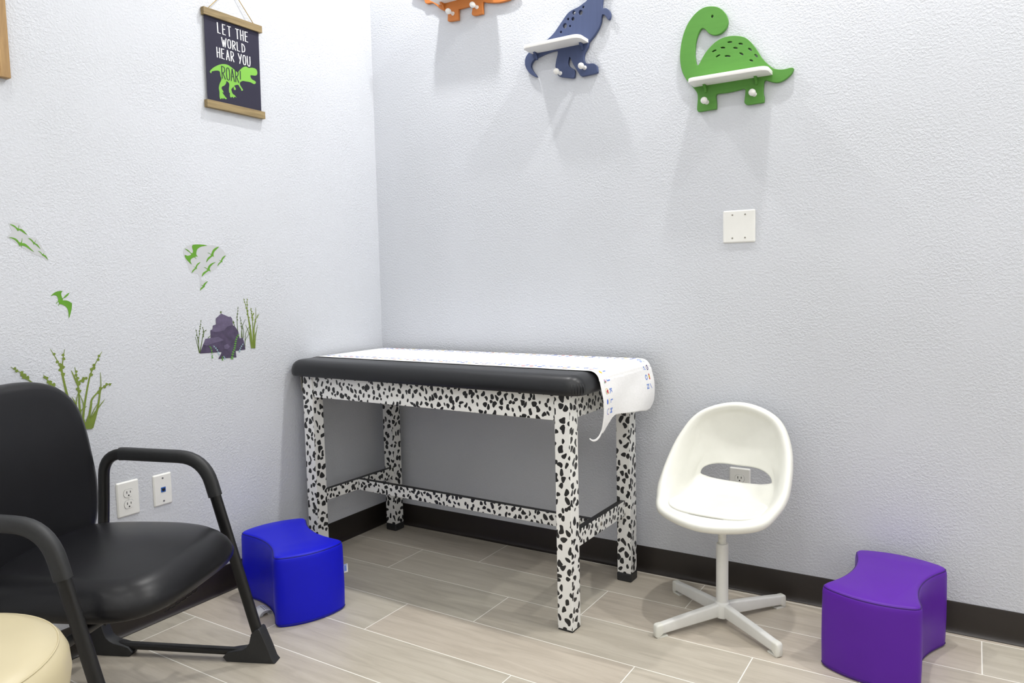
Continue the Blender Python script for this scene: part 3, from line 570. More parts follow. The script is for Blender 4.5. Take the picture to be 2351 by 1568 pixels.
# ============================================================ foam stools
def curved_stool(name, label, cat, A, B, C_, D_, mv, ms, h=.253, grow=1.12):
    cx = sum(p[0] for p in (A, B, C_, D_))/4; cy = sum(p[1] for p in (A, B, C_, D_))/4
    u = Vector((B[0]-A[0]+C_[0]-D_[0], B[1]-A[1]+C_[1]-D_[1])); rz = atan2(u.y, u.x)
    t = thing(name, label, cat, (cx, cy, 0), rz)
    wA = ((Vector(B)-Vector(A)).length+(Vector(C_)-Vector(D_)).length)/4; hB = ((Vector(C_)-Vector(B)).length+(Vector(D_)-Vector(A)).length)/4; wA *= grow; hB *= grow
    # outline: front/back sides convex (y = -/+), left/right sides concave
    bul, con = .040, .046
    pts = []
    def side(p, q, off, n=12):
        p = Vector(p); q = Vector(q); d_ = q-p; nn = Vector((d_.y, -d_.x)).normalized()
        return [p+d_*(i/n)+nn*off*(1-(2*i/n-1)**2) for i in range(n+1)]
    a, b, c_, d_ = (-wA, -hB), (wA, -hB), (wA, hB), (-wA, hB)
    raw = side(a, b, bul)+side(b, c_, -con)+side(c_, d_, bul)+side(d_, a, -con)
    cl = []
    for p in raw:
        if not cl or (Vector(cl[-1])-p).length > .004: cl.append(tuple(p))
    if (Vector(cl[0])-Vector(cl[-1])).length < .004: cl.pop()
    # round the four corners by repeated local averaging
    dd = []
    for i in range(len(cl)):
        p, q = cl[i], cl[(i+1) % len(cl)]; n_ = max(1, int(math.dist(p, q)/.006)); dd += [(p[0]+(q[0]-p[0])*k/n_, p[1]+(q[1]-p[1])*k/n_) for k in range(n_)]
    for _ in range(26): dd = [((dd[i-1][0]+dd[i][0]*2+dd[(i+1) % len(dd)][0])/4, (dd[i-1][1]+dd[i][1]*2+dd[(i+1) % len(dd)][1])/4) for i in range(len(dd))]
    prof = [(.010, 0), (.004, .0015), (.0012, .006), (0.0, .016), (-.0015, h*.35), (-.001, h*.7), (0, h-.022), (.0012, h-.012), (.004, h-.006)]
    v, f = prism_ring(dd, prof)
    body = obj('stool_body', v, f, mv, t, smooth=True, sharp=70)
    v, f = prism_ring(dd, [(.0045, h-.0065), (.0050, h-.0045), (.0085, h-.0012), (.0125, h)], bot_cap=False)
    obj('seat_panel', v, f, mv, body, smooth=True, sharp=70)
    for zz, ins in ((h-.0060, .0032), (.0085, -.0004)):
        v, f = prism_ring(dd, [(ins+.0012, zz-.0010), (ins-.0008, zz), (ins+.0012, zz+.0010)], False, False)
        obj('seam', v, f, ms, t, smooth=True)['label'] = 'dark stitched seam'
    return t, dd, wA, hB
bs, bdd, bwA, bhB = curved_stool('curved_stool', 'bright blue vinyl stool with two scooped sides, under the end of the exam table', 'stool', (.410, -1.058), (.508, -.840), (.195, -.725), (.120, -.975), M_BLUEV, M_BLUES)
ps, pdd, pwA, phB = curved_stool('curved_stool', 'purple vinyl stool with two scooped sides, by the dark baseboard', 'stool', (2.106, -.415), (2.372, -.448), (2.412, -.130), (2.160, -.082), M_PURPV, M_PURPS)
# little woven brand tab on the right side of the blue stool
tb = MB().box((bwA-.006, -bhB+.028, .118), (bwA+.016, -bhB+.0292, .150))
to = tb.build('side_tab', M_LABEL, bs); to['label'] = 'small white woven tab with blue print'
mbp = MB().box((bwA+.0015, -bhB+.0270, .124), (bwA+.0105, -bhB+.0279, .145)); mbp.box((bwA-.001, -bhB+.0269, .147), (bwA+.012, -bhB+.0279, .1495))
mbp.build('tab_print', M_INKB, to)
# bundle of white care labels on the floor at the scooped side
lab = MB()
for j, r in enumerate((.021, .017, .0135, .010)):
    pp = []
    for k in range(15):
        a = radians(-12+k*192/14); pp.append((r*cos(a)*1.25, r*sin(a)*.95+.001))
    n = len(pp); th = .0005
    vv = [(x_, yy, z_) for yy in (-.030+j*.0015, .030) for x_, z_ in pp]+[(x_*.965, yy, z_*.965) for yy in (-.030+j*.0015, .030) for x_, z_ in pp]
    ff = [(i, i+1, n+i+1, n+i) for i in range(n-1)]+[(2*n+i, 2*n+i+1, 3*n+i+1, 3*n+i) for i in range(n-1)]+[(i, i+1, 2*n+i+1, 2*n+i) for i in range(n-1)]+[(n+i, n+i+1, 3*n+i+1, 3*n+i) for i in range(n-1)]
    lab.add(vv, ff, 0)
for j in range(3): # printed text lines as thin bands on the outer curl
    for q in range(7):
        a = radians(60+j*16); r = .0214
        y0 = -.022+q*.006; s_ = [(r*1.25*cos(a+da), yy, r*.95*sin(a+da)+.0013) for da, yy in ((0, y0), (.10, y0), (.10, y0+.0045), (0, y0+.0045))]
        lab.add(s_, [(0, 1, 2, 3)], 1)
lo = lab.build('care_label', [M_LABEL, M_GREYINK], bs, smooth=True); lo['label'] = 'curled white fabric care label'
lo.location = (-.1270, -.030, .0008); lo.rotation_euler = (0, 0, radians(2))

# ============================================================ white swivel chair
wc = thing('swivel_chair', 'white plastic swivel chair with an oval opening in its back, on a four-arm base', 'chair', (1.760, -.290, 0), 0)
def lerp_tab(z, tab):
    for (a, b), (c_, d_) in zip(tab[:-1], tab[1:]):
        if z <= c_: break
    return b+(d_-b)*(z-a)/(c_-a)
def wl(X, F, Z):   # chair-local: X lateral, F forward, Z up
    l = (.9975, -.0705); f_ = (-.0705, -.9975); X = X*.93-(.012 if Z > .3 else 0); F = F*.86 if F > 0 else F
    Z = lerp_tab(Z, ((.30, .350), (.36, .392), (.45, .463), (.60, .600), (.76, .730))); return (X*l[0]+F*f_[0], X*l[1]+F*f_[1], Z)
base = lathe([(.020, .016), (.027, .020), (.028, .026), (.028, .062), (.026, .070), (.021, .074)], 28).build('base_hub', M_WSTEEL, wc, smooth=True, sharp=40)
for ang in (-125.5, -35.2, 54.5, 144.8):
    a = radians(ang); d_ = Vector((cos(a), sin(a), 0)); n_ = Vector((-sin(a), cos(a), 0)); L = .272
    mb = MB(); st = []
    for t, zb, zt, hw in ((.020, .022, .068, .0125), (.10, .0185, .061, .0125), (.18, .0150, .054, .0125), (L-.018, .011, .046, .0125)):
        ring = []
        for q, z in rrect(-hw, zb, hw, zt, .0065, 4): ring.append(d_*t+n_*q+Vector((0, 0, z)))
        st.append(ring)
    n = len(st[0]); v = [p for r in st for p in r]
    f = [(i*n+k, i*n+(k+1) % n, (i+1)*n+(k+1) % n, (i+1)*n+k) for i in range(len(st)-1) for k in range(n)]+[tuple(range(n)), tuple((len(st)-1)*n+k for k in range(n))]
    lg = obj('base_leg', v, f, M_WSTEEL, wc, smooth=True, sharp=50)
    mb = MB(); st = []
    for t, zb, zt, hw in ((L-.020, .010, .0465, .0130), (L-.004, .0005, .0460, .0132), (L+.001, .0015, .0440, .0118), (L+.004, .004, .040, .009)):
        st.append([d_*t+n_*q+Vector((0, 0, z)) for q, z in rrect(-hw, zb, hw, zt, .006, 4)])
    v = [p for r in st for p in r]
    f = [(i*n+k, i*n+(k+1) % n, (i+1)*n+(k+1) % n, (i+1)*n+k) for i in range(len(st)-1) for k in range(n)]+[tuple(range(n)), tuple((len(st)-1)*n+k for k in range(n))]
    o = obj('end_cap', v, f, M_SHELL, lg, smooth=True, sharp=50)
    mb = MB(); mb.box((0, 0, 0), (1, 1, 1), xf=lambda x, y, z: tuple(d_*(L-.040+.040*x)+n_*(-.011+.022*y)+Vector((0, 0, .0003+.0055*z))))
    g = mb.build('glide', M_SHELL, lg)
lathe([(.0205, .060), (.0205, .262), (.0202, .276), (.0185, .278)], 28).build('outer_column', M_WSTEEL, wc, smooth=True, sharp=40)
pr_ = [(.0135, .270)]
for i in range(5): z = .280+i*.0045; pr_ += [(.0135, z), (.0128, z+.0008), (.0128, z+.0018), (.0135, z+.0026)]
pr_ += [(.0135, .362)]
lathe(pr_, 24).build('screw_column', M_SHELL, wc, smooth=True, sharp=35)
lathe([(.050, .380), (.055, .376), (.055, .370), (.040, .362), (.018, .356)], 28).build('seat_mount', M_SHELL, wc, smooth=True, sharp=40)
# shell: stations around the opening, rim -> opening edge
ST = [
 [(0, .185, .350), (0, .160, .3640), (0, .06, .361), (0, -.06, .361), (0, -.150, .378), (0, -.190, .424)],
 [(.158, .128, .368), (.134, .110, .3720), (.112, .04, .362), (.095, -.06, .362), (.080, -.145, .380), (.070, -.187, .427)],
 [(.204, .050, .408), (.182, .040, .392), (.165, .0, .368), (.145, -.07, .374), (.130, -.13, .397), (.113, -.176, .436)],
 [(.220, -.030, .470), (.199, -.042, .447), (.183, -.07, .428), (.170, -.112, .424), (.158, -.148, .436), (.143, -.170, .452)],
 [(.199, -.125, .592), (.183, -.142, .573), (.170, -.157, .540), (.152, -.168, .510), (.145, -.174, .494), (.128, -.178, .479)],
 [(.135, -.183, .700), (.124, -.197, .676), (.112, -.203, .620), (.098, -.203, .565), (.092, -.197, .526), (.078, -.194, .495)],
 [(0, -.205, .744), (0, -.218, .714), (0, -.223, .640), (0, -.219, .570), (0, -.210, .526), (0, -.201, .494)],
]
LIP = [((0, .013, -.004), (0, .010, -.020), (0, -.004, -.028)), ((.010, .009, -.004), (.010, .006, -.020), (.0, -.004, -.030)), ((.013, .004, -.003), (.014, -.002, -.018), (.003, -.012, -.028)),
       ((.014, .002, .003), (.016, -.012, -.010), (.006, -.026, -.018)), ((.012, .0, .008), (.014, -.018, .002), (.004, -.030, -.008)), ((.008, .0, .010), (.008, -.018, .010), (.0, -.032, -.002)), ((0, -.002, .012), (0, -.020, .012), (0, -.034, .0))]
rows = []
for s_, lp in zip(ST, LIP):
    rim = s_[0]; rows.append([tuple(a+b for a, b in zip(rim, q)) for q in (lp[2], lp[1], lp[0])]+[tuple(p) for p in s_])
full = rows+[[(-x, F, z) for x, F, z in r] for r in rows[-2:0:-1]]
ns_ = len(full); cols = []
for c_ in range(len(full[0])):
    cols.append(smooth_poly([r[c_] for r in full], 8, True))
NT = len(cols[0]); rings = []
for t in range(NT): rings.append(smooth_poly([c_[t] for c_ in cols], 4, False))
NR = len(rings[0]); v = [wl(*p) for r in rings for p in r]
f = [(t*NR+k, t*NR+k+1, ((t+1) % NT)*NR+k+1, ((t+1) % NT)*NR+k) for t in range(NT) for k in range(NR-1)]
shell = obj('seat_shell', v, f, M_SHELL, wc, smooth=True)
bm = bmesh.new(); bm.from_mesh(shell.data); bm.normal_update()
avg = sum((fc.normal.z for fc in bm.faces if abs(fc.calc_center_median().z-.362) < .006), 0)
if avg < 0: bmesh.ops.reverse_faces(bm, faces=bm.faces)
bm.to_mesh(shell.data); bm.free()
mod(shell, 'SOLIDIFY', thickness=.006, offset=-1)
# seat insert
so = superell(.172, .136, 2.9, 72, lambda x, y: (x*(1+.05*(y/.136)), y))
def seatdz(x, y, z): return 0.0
v, f = disc_cushion([(x, y) for x, y in so], [(.003, .002), (.0002, .0045), (0, .0085), (.0012, .0112), (.004, .0130), (.012, .0138)], lambda x, y, z: 0, 8)
def seat_place(x, y, z):
    F = y+.010; zz = .3650+z+max(0, -F-.05)**2*.9+max(0, abs(x)-.085)**2*2.0
    if F > .10: zz += .0045*min(1, (F-.10)/.03)
    return wl(x, F, zz)
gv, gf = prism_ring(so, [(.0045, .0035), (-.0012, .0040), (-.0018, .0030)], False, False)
obj('pad_gap_shade', [seat_place(*p) for p in gv], gf, M_GAPSHADE, shell, smooth=True)  # thin grey band painting the shadow line under the insert's edge
ins = obj('seat_pad', [seat_place(*p) for p in v], f, M_SHELL, wc, smooth=True, sharp=60)

# ============================================================ black guest armchair
AB = Vector((.044, -1.487, 0)); AD = radians(23.8)
ac = thing('guest_armchair', 'black vinyl armchair with looped black metal arms, angled against left wall', 'armchair', tuple(AB), AD)
# local: x forward, y toward far side (0 far frame .. -.655 near frame)
W_ = .655
def side_frame(y):
    pts = [(.585, y, .040), (.445, y, .545), (.412, y, .662), (.070, y, .668), (.046, y, .44), (.004, y, .085)]
    pts = [(.566, y, .05), (.405, y, .657), (.062, y, .670), (.046, y, .44), (.006, y, .05)]
    p = fillet(pts, [.085, .075, .10], 8); p = densify(p, .04)
    o = sweep(p, .0175, .0115, (0, 1, 0), 16, power=3).build('side_frame', M_BLACKM, ac, smooth=True, sharp=60)
    # floor rail
    r = sweep(densify([(.03, y, .030), (.56, y, .026)], .08), .0115, .0125, (0, 1, 0), 14, power=3); r.build('floor_rail', M_BLACKM, o, smooth=True, sharp=60)
    # rubber arm cover over top and front bend
    q = [v_ for v_ in p if v_.z > .520 and v_.x > .115]
    c_ = sweep(q, .0205, .0150, (0, 1, 0), 18, power=3.2)
    ar = c_.build('armrest', M_BLACKR, ac, smooth=True, sharp=60); ar['label'] = 'soft black rubber arm cover'
    # corner glides: moulded triangular feet
    for sx, x0 in ((1, .615), (-1, -.020)):
        if sx > 0: pr2 = [(.604, .0), (.454, .0), (.457, .030), (.509, .040), (.534, .062), (.542, .094), (.567, .112), (.579, .092), (.609, .012)]
        else: pr2 = [(-.022, .0), (.118, .0), (.114, .030), (.065, .042), (.038, .060), (.026, .098), (.016, .112), (-.008, .098), (-.024, .012)]
        vv, ff = flat_shape([smooth_poly(pr2, 2)], .036, .002)
        o2 = obj('corner_foot', [(a, y+c2, b) for a, b, c2 in vv], ff, M_BLACKR, o, smooth=True, sharp=35)
        o2['label'] = 'moulded black plastic corner foot'
    return o
side_frame(0); side_frame(-W_)
for x, z in ((.10, .362), (.40, .362)):
    sweep(densify([(x, .0, z), (x, -W_, z)], .1), .012, .012, (0, 0, 1), 12).build('crossbar', M_BLACKM, ac, smooth=True, sharp=60)
for x, z in ((.10, .347), (.40, .347)):
    pass
# seat cushion
CY = -W_/2
so = superell(.272, .272, 3.6, 80, lambda x, y: (x+.316, y*(1-.06*(-x/.272) if x < 0 else 1)+CY))
prof = [(.050, .386), (.020, .390), (.006, .398), (0, .410), (-.002, .424), (.002, .438), (.012, .456), (.028, .470), (.050, .480)]
def sdome(x, y, z):
    t = max(0, min(1, (z-.380)/.095)); fx = (x-.316)/.27; fy = (y-CY)/.27
    d_ = .022*t*(1-fx*fx*.6)*(1-fy*fy*.8)
    if fx > .1: d_ -= t*.022*((fx-.1)/.9)**2
    return d_ - t*.012*abs(fy)**3
v, f = disc_cushion(so, prof, sdome, 12)
seat = obj('seat', v, f, M_CHAIRV, ac, smooth=True)
# puckers below the front edge
mb = MB()
for k in range(6):
    yy = CY-.15+k*.0215+random.uniform(-.004, .004); x0 = .316+.272*(1-.12*abs((yy-CY)/.27)**3)
    p = [(x0-.022, yy, .3785), (x0-.006, yy+random.uniform(-.003, .003), .388), (x0-.0012, yy+random.uniform(-.003, .003), .397+random.uniform(-.003, .006))]
    s_ = sweep(smooth_poly(p, 3, False), lambda t: .0013*(1-t)+.0005, .0011, (1, 0, 0), 6); mb.add(s_.v, s_.f)
mb.build('front_pucker', M_CHAIRV, seat, smooth=True)
# backrest: outline in (y, z), thickness along x, leaning back
bo = superell(.250, .262, 3.7, 80, lambda x, y: (x*(1+.02*y/.26-(.10*max(0, -y/.262-.2))), y))
v, f = prism_ring(bo, [(.030, -.034), (.008, -.030), (.001, -.018), (-.001, -.004), (.001, .010), (.008, .022), (.022, .030)], top_cap=False, bot_cap=True)
n = len(bo); base_i = len(v)-n; prev = base_i
for j in range(1, 10):
    t = 1-j/10; st = len(v)
    for i in range(n): p = v[base_i+i]; v.append((p[0]*t, p[1]*t, p[2]+.012*(1-t*t)))
    for i in range(n): k = (i+1) % n; f.append((prev+i, prev+k, st+k, st+i))
    prev = st
v.append((0, 0, v[base_i][2]+.012)); c_ = len(v)-1
for i in range(n): f.append((prev+i, prev+(i+1) % n, c_))
def back_pl(a, b, h): # a lateral, b up, h forward
    curve = .035*(a/.26)**2
    z = .672+b*1.0; lean = -.17*(b)-.04*max(0, b)**2
    return (.050+lean+h+curve, CY+a-.016, z)
bk = obj('backrest', [back_pl(*p) for p in v], f, M_CHAIRV, ac, smooth=True)
for yy in (CY-.12, CY+.12):
    sweep(densify(fillet([(.25, yy, .366), (.070, yy, .366), (.036, yy, .60)], .07), .03), .006, .018, (0, 1, 0), 10, power=4).build('back_support', M_BLACKM, ac, smooth=True, sharp=60)

# ============================================================ beige round stool in the foreground
rs = thing('round_stool', 'beige vinyl round stool, closest to viewer at lower left', 'stool', (.935, -2.29, 0), 0)
RR = .242; zt = .560
so = [(RR*cos(2*pi*k/96), RR*sin(2*pi*k/96)) for k in range(96)]
prof = [(.020, zt-.105), (.006, zt-.100), (.0, zt-.085), (-.004, zt-.06), (-.002, zt-.032), (.006, zt-.015), (.020, zt-.004), (.045, zt+.004)]
v, f = disc_cushion(so, prof, lambda x, y, z: .012*max(0, 1-(x*x+y*y)/(RR*RR)) if z > zt-.02 else 0, 10)
cu = obj('seat_cushion', v, f, M_BEIGEV, rs, smooth=True)
pp = [((RR-.014)*cos(2*pi*k/72), (RR-.014)*sin(2*pi*k/72), zt-.0065) for k in range(72)]
sweep(pp, .0016, .0016, (0, 0, 1), 8, closed=True).build('piping', M_BEIGEV, cu, smooth=True)
lathe([(.10, zt-.112), (.14, zt-.108), (.14, zt-.103), (.0, zt-.103)], 32, cap=False).build('seat_plate', M_BLACKM, rs, smooth=True, sharp=40)
lathe([(.026, .09), (.026, .26), (.018, .262), (.018, zt-.105)], 24).build('column', M_STEEL, rs, smooth=True, sharp=40)
for k in range(5):
    a = 2*pi*k/5+.3; d_ = Vector((cos(a), sin(a), 0))
    sweep([d_*.02+Vector((0, 0, .10)), d_*.10+Vector((0, 0, .092)), d_*.19+Vector((0, 0, .075)), d_*.235+Vector((0, 0, .066))], .011, .016, (-sin(a), cos(a), 0), 12).build('base_arm', M_STEEL, rs, smooth=True, sharp=50)
    cs = thing_c = obj('caster', *(lambda m_: (m_.v, m_.f))(lathe([(.0, -.010), (.020, -.010), (.026, -.006), (.0265, 0), (.026, .006), (.020, .010), (.0, .010)], 20, cap=False)), M_BLACKR, rs, smooth=True, sharp=40)
    cs.location = d_*.235+Vector((0, 0, .0275)); cs.rotation_euler = (pi/2, 0, a+.8)

# ============================================================ dinosaur wall shelves
def wall_board(loops, y0, y1, bev=.0015):
    v, f = flat_shape(loops, abs(y1-y0), bev)
    ym = (y0+y1)/2
    return [(x, ym-z, yy) for x, yy, z in v], f
def ell(cx, cy, rx, ry, ang=0, n=14):
    return [(cx+rx*cos(2*pi*k/n)*cos(ang)-ry*sin(2*pi*k/n)*sin(ang), cy+rx*cos(2*pi*k/n)*sin(ang)+ry*sin(2*pi*k/n)*cos(ang)) for k in range(n)]
def slot(a, m_, b, r):
    """slightly bent slot through three points"""
    P_ = smooth_poly([a, m_, b], 4, False); L_ = []; R_ = []
    for i, p in enumerate(P_):
        q0 = Vector(P_[max(0, i-1)]); q1 = Vector(P_[min(len(P_)-1, i+1)]); t = (q1-q0).normalized(); nn = Vector((-t.y, t.x)); w = r*(1-abs(2*i/(len(P_)-1)-1)**3*.75)
        L_.append(tuple(Vector(p)+nn*w)); R_.append(tuple(Vector(p)-nn*w))
    return L_+R_[::-1]
def dino_shelf(key, label, mat, plank, holes, pegs, brks, group):
    outl = smooth_poly(mm(D[key]), 3)
    o0 = (sum(p[0] for p in outl)/len(outl), -.001, sum(p[1] for p in outl)/len(outl))
    t = thing('dinosaur_shelf', label, 'wall shelf', o0, 0, None)
    T = lambda vv: [(a-o0[0], b-o0[1], c-o0[2]) for a, b, c in vv]
    v, f = wall_board([outl]+holes, -.016, -.0045)
    bd = obj('dinosaur_board', T(v), f, mat, t, smooth=True, sharp=35)
    x0, x1, z = plank
    pl_ = [(x0, 0), (x1, 0), (x1, -.062)]+[(x1-.028+.028*cos(a), -.060-.028*sin(a)) for a in (.3, .6, .9, 1.2, 1.5)]+[(x0+.024-.024*sin(a), -.064-.024*cos(a)) for a in (.0, .35, .7, 1.05, 1.4)]
    v, f = flat_shape([pl_], .012, .001)
    obj('shelf_plank', T([(a, -.016+b, z+.006+c) for a, b, c in v]), f, M_SHELFW, t, smooth=True, sharp=35)['label'] = 'white shelf plank'
    for bx, bz in brks:
        prof_ = [(-.016, z), (-.044, z), (-.042, z-.006), (-.026, z-.014), (-.021, z-.026), (-.016, z-.028)]
        vv = [(bx+s_, a, b) for s_ in (-.0042, .0042) for a, b in prof_]; n = len(prof_)
        ff = [tuple(range(n)), tuple(range(n, 2*n))]+[(i, (i+1) % n, n+(i+1) % n, n+i) for i in range(n)]
        obj('bracket', T(vv), ff, mat, t)
    for px_, pz in pegs:
        pf = [(.0, 0), (.0085, 0), (.0085, .003), (.0062, .006), (.0060, .020), (.0075, .024), (.0105, .028), (.0122, .034), (.0118, .040), (.0090, .046), (.0045, .0495), (0, .0503)]
        m_ = lathe(pf, 20, cap=False)
        obj('peg', T([(px_+x, -.016-z_, pz+y) for x, y, z_ in m_.v]), m_.f, M_SHELFW, t, smooth=True, sharp=60)['label'] = 'white mushroom-headed peg'
    return t
G_ = mm(D['green_slots'][0])
hg = [slot(*mm(s_), .0028) for s_ in D['green_slots']]
e_ = mm(D['green_eye'])[0]; hg.append(ell(e_[0], e_[1], .0042, .0050))
dino_shelf('green', 'green long-necked dinosaur wall shelf with slotted domed back', M_GREEN, (1.577, 1.857, 1.890), hg, mm(D['green_pegs']), mm(D['green_brk']), 'dinosaur shelves')
hb = [ell(c_[0]/10000, c_[1]/10000, r*.00054, r*.00062, .3) for c_, r in D['blue_holes']]
dino_shelf('blue', 'navy blue upright dinosaur wall shelf with round holes, above exam table', M_NAVY, (.893, 1.150, 2.128), hb, mm(D['blue_pegs']), mm(D['blue_brk']), 'dinosaur shelves')
dino_shelf('orange', 'orange dinosaur wall shelf cut off by the top edge of the photo', M_ORANGE, (.420, .700, 2.424), [], mm(D['orange_pegs']), [(.447, 0), (.660, 0)], 'dinosaur shelves')

# ============================================================ hanging poster
pq = mm(D['poster_quad']); ycen = sum(p[0] for p in pq)/4; zcen = sum(p[1] for p in pq)/4
hp = thing('hanging_poster', 'charcoal poster reading LET THE WORLD HEAR YOU ROAR! hung between wooden rails on left wall', 'poster', (0, ycen, zcen))
TP = lambda vv: [(a, b-ycen, c-zcen) for a, b, c in vv]
(ya, zt_), (yb, _), (yb2, zb_), (ya2, _2) = pq
v = []
for x in (.0095, .0105): v += [(x, ya-.001, zt_+.004), (x, yb+.001, zt_+.004), (x, yb2+.001, zb_-.004), (x, ya2-.001, zb_-.004)]
canvas = obj('canvas', TP(v), [(0, 1, 2, 3), (4, 5, 6, 7), (0, 1, 5, 4), (1, 2, 6, 5), (2, 3, 7, 6), (3, 0, 4, 7)], M_POSTER, hp)
for nm, lo_, hi_ in (('top_rail', (-.9365, 2.2040), (-.6685, 2.2315)), ('bottom_rail', (-.9420, 1.8655), (-.6735, 1.8940))):
    mb = MB().box((.001, lo_[0]-ycen, lo_[1]-zcen), (.0095, hi_[0]-ycen, hi_[1]-zcen)); mb.box((.0105, lo_[0]-ycen, lo_[1]-zcen), (.019, hi_[0]-ycen, hi_[1]-zcen))
    o = mb.build(nm, M_WOOD, hp); mod(o, 'BEVEL', width=.0008, segments=2)
apex = (.006, -.800, 2.345)
for yy in (-.9134, -.7039):
    p = [Vector((.012, yy, 2.2310)), Vector(apex)]
    sweep([q-Vector((0, ycen, zcen)) for q in densify([tuple(a) for a in p], .02)], .0014, .0014, (1, 0, 0), 8).build('hanging_cord', M_ROPE, hp, smooth=True)
nl = lathe([(.0, .0), (.004, .0), (.004, .002), (.0015, .003), (.0015, .012)], 12)
obj('nail', TP([(z_*1.0, -.800+x, 2.345+y) for x, y, z_ in nl.v]), nl.f, M_STEEL, hp)
# hand-lettered capitals as strokes in a unit cell (x 0..1, y 0..1)
STR = {'L': [[(0, 1), (.05, 0)], [(.05, .02), (.75, .0)]], 'E': [[(.05, 1), (.05, 0)], [(.05, .97), (.8, 1)], [(.05, .52), (.65, .55)], [(.05, .02), (.8, .0)]],
 'T': [[(.5, .97), (.52, 0)], [(0, .97), (1, .98)]], 'H': [[(.05, 1), (.1, 0)], [(.85, 1), (.85, 0)], [(.05, .5), (.9, .52)]],
 'W': [[(0, 1), (.28, 0)], [(.28, 0), (.5, .75)], [(.5, .75), (.72, 0)], [(.72, 0), (1, 1)]],
 'O': [[(.5, 1), (.2, .9), (.05, .5), (.2, .08), (.5, 0), (.8, .1), (.93, .5), (.8, .9), (.5, 1)]],
 'R': [[(.08, 1), (.08, 0)], [(.05, .97), (.6, .97), (.85, .78), (.6, .52), (.1, .46)], [(.3, .48), (.9, 0)]],
 'D': [[(.08, 1), (.08, 0)], [(.05, .97), (.55, .9), (.88, .55), (.7, .15), (.08, .02)]],
 'A': [[(.45, 1), (.05, 0)], [(.45, 1), (.92, 0)], [(.2, .36), (.78, .38)]], 'Y': [[(0, 1), (.5, .45)], [(1, 1), (.35, 0)]],
 'U': [[(.05, 1), (.08, .25), (.3, .0), (.65, .02), (.88, .3), (.9, 1)]], '!': [[(.5, 1), (.42, .32)], [(.40, .08), (.42, .02)]]}
def stroke_text(mb, text, y0, y1, z0, z1, th, x=.0112, tilt=0.0, gap=.28, mi=0):
    """letters spread from y0 to y1"""
    wd = {' ': .55, '!': .45, 'W': 1.25}; tot = sum(wd.get(c_, 1) for c_ in text)+gap*(len(text)-1); u = (y1-y0)/tot; pos = y0
    for c_ in text:
        cw = wd.get(c_, 1)*u
        for st_ in STR.get(c_, []):
            x += .00003
            pl_ = smooth_poly([(a, b) for a, b in st_], 4, False) if len(st_) > 2 else st_
            P_ = [Vector((pos+a*cw, z0+b*(z1-z0)+tilt*(pos-y0))) for a, b in pl_]
            L_ = []; R_ = []
            for i, p in enumerate(P_):
                t = (P_[min(i+1, len(P_)-1)]-P_[max(i-1, 0)]).normalized(); nn = Vector((-t.y, t.x)); horiz = abs(t.x) > .8
                w = th*(.62 if horiz else 1)*(.85+.3*((i*37) % 7)/7 if len(P_) > 2 else 1)/2
                ex = -t*th*.25 if i == 0 else (t*th*.25 if i == len(P_)-1 else Vector((0, 0)))
                L_.append(p+nn*w+ex); R_.append(p-nn*w+ex)
            n = len(P_); v_ = [(x+(i % n)*.000002, q.x, q.y) for i, q in enumerate(L_+R_)]; mb.add(TP(v_), [(i, i+1, n+i+1, n+i) for i in range(n-1)], mi)
        pos += cw+gap*u
tx = MB()
stroke_text(tx, 'LET THE', -.874, -.733, 2.1530, 2.1905, .0046, gap=.42)
stroke_text(tx, 'WORLD', -.858, -.751, 2.1075, 2.1400, .0043, gap=.40)
stroke_text(tx, 'HEAR YOU', -.883, -.729, 2.0610, 2.0975, .0044, gap=.40)
tx.build('lettering', M_PTXT, canvas)
v, f = flat_shape([smooth_poly(mm(D['trex']), 3)])
obj('dinosaur_print', TP([(.0107, a, b) for a, b, c_ in v]), f, M_LIME, canvas)['label'] = 'lime green roaring dinosaur silhouette'
tx = MB(); stroke_text(tx, 'ROAR!', -.866, -.776, 1.9860, 2.0320, .0034, x=.0115, gap=.2); tx.build('roar_lettering', M_POSTER, canvas)

# ============================================================ picture frame cut by the left edge
pf_ = thing('picture_frame', 'warm brown wooden picture frame cut off by the left edge of the photo', 'picture frame', (0, -1.85, 2.06))
for nm, lo_, hi_ in (('frame_side', (-1.643, 1.822), (-1.616, 2.30)), ('frame_side', (-2.10, 1.822), (-2.073, 2.30)), ('frame_rail', (-2.10, 1.822), (-1.616, 1.849)), ('frame_rail', (-2.10, 2.273), (-1.616, 2.30))):
    side_ = nm == 'frame_side'
    lo2, hi2 = (lo_, hi_) if side_ else ((lo_[0]+.027, lo_[1]), (hi_[0]-.027, hi_[1]))
    o = MB().box((.001, lo2[0]+1.85, lo2[1]-2.06), (.024, hi2[0]+1.85, hi2[1]-2.06)).build(nm, M_WOOD2, pf_); mod(o, 'BEVEL', width=.0012, segments=2)
MB().box((.003, -.225, -.212), (.008, .208, .214)).build('picture', M_SHELFW, pf_)
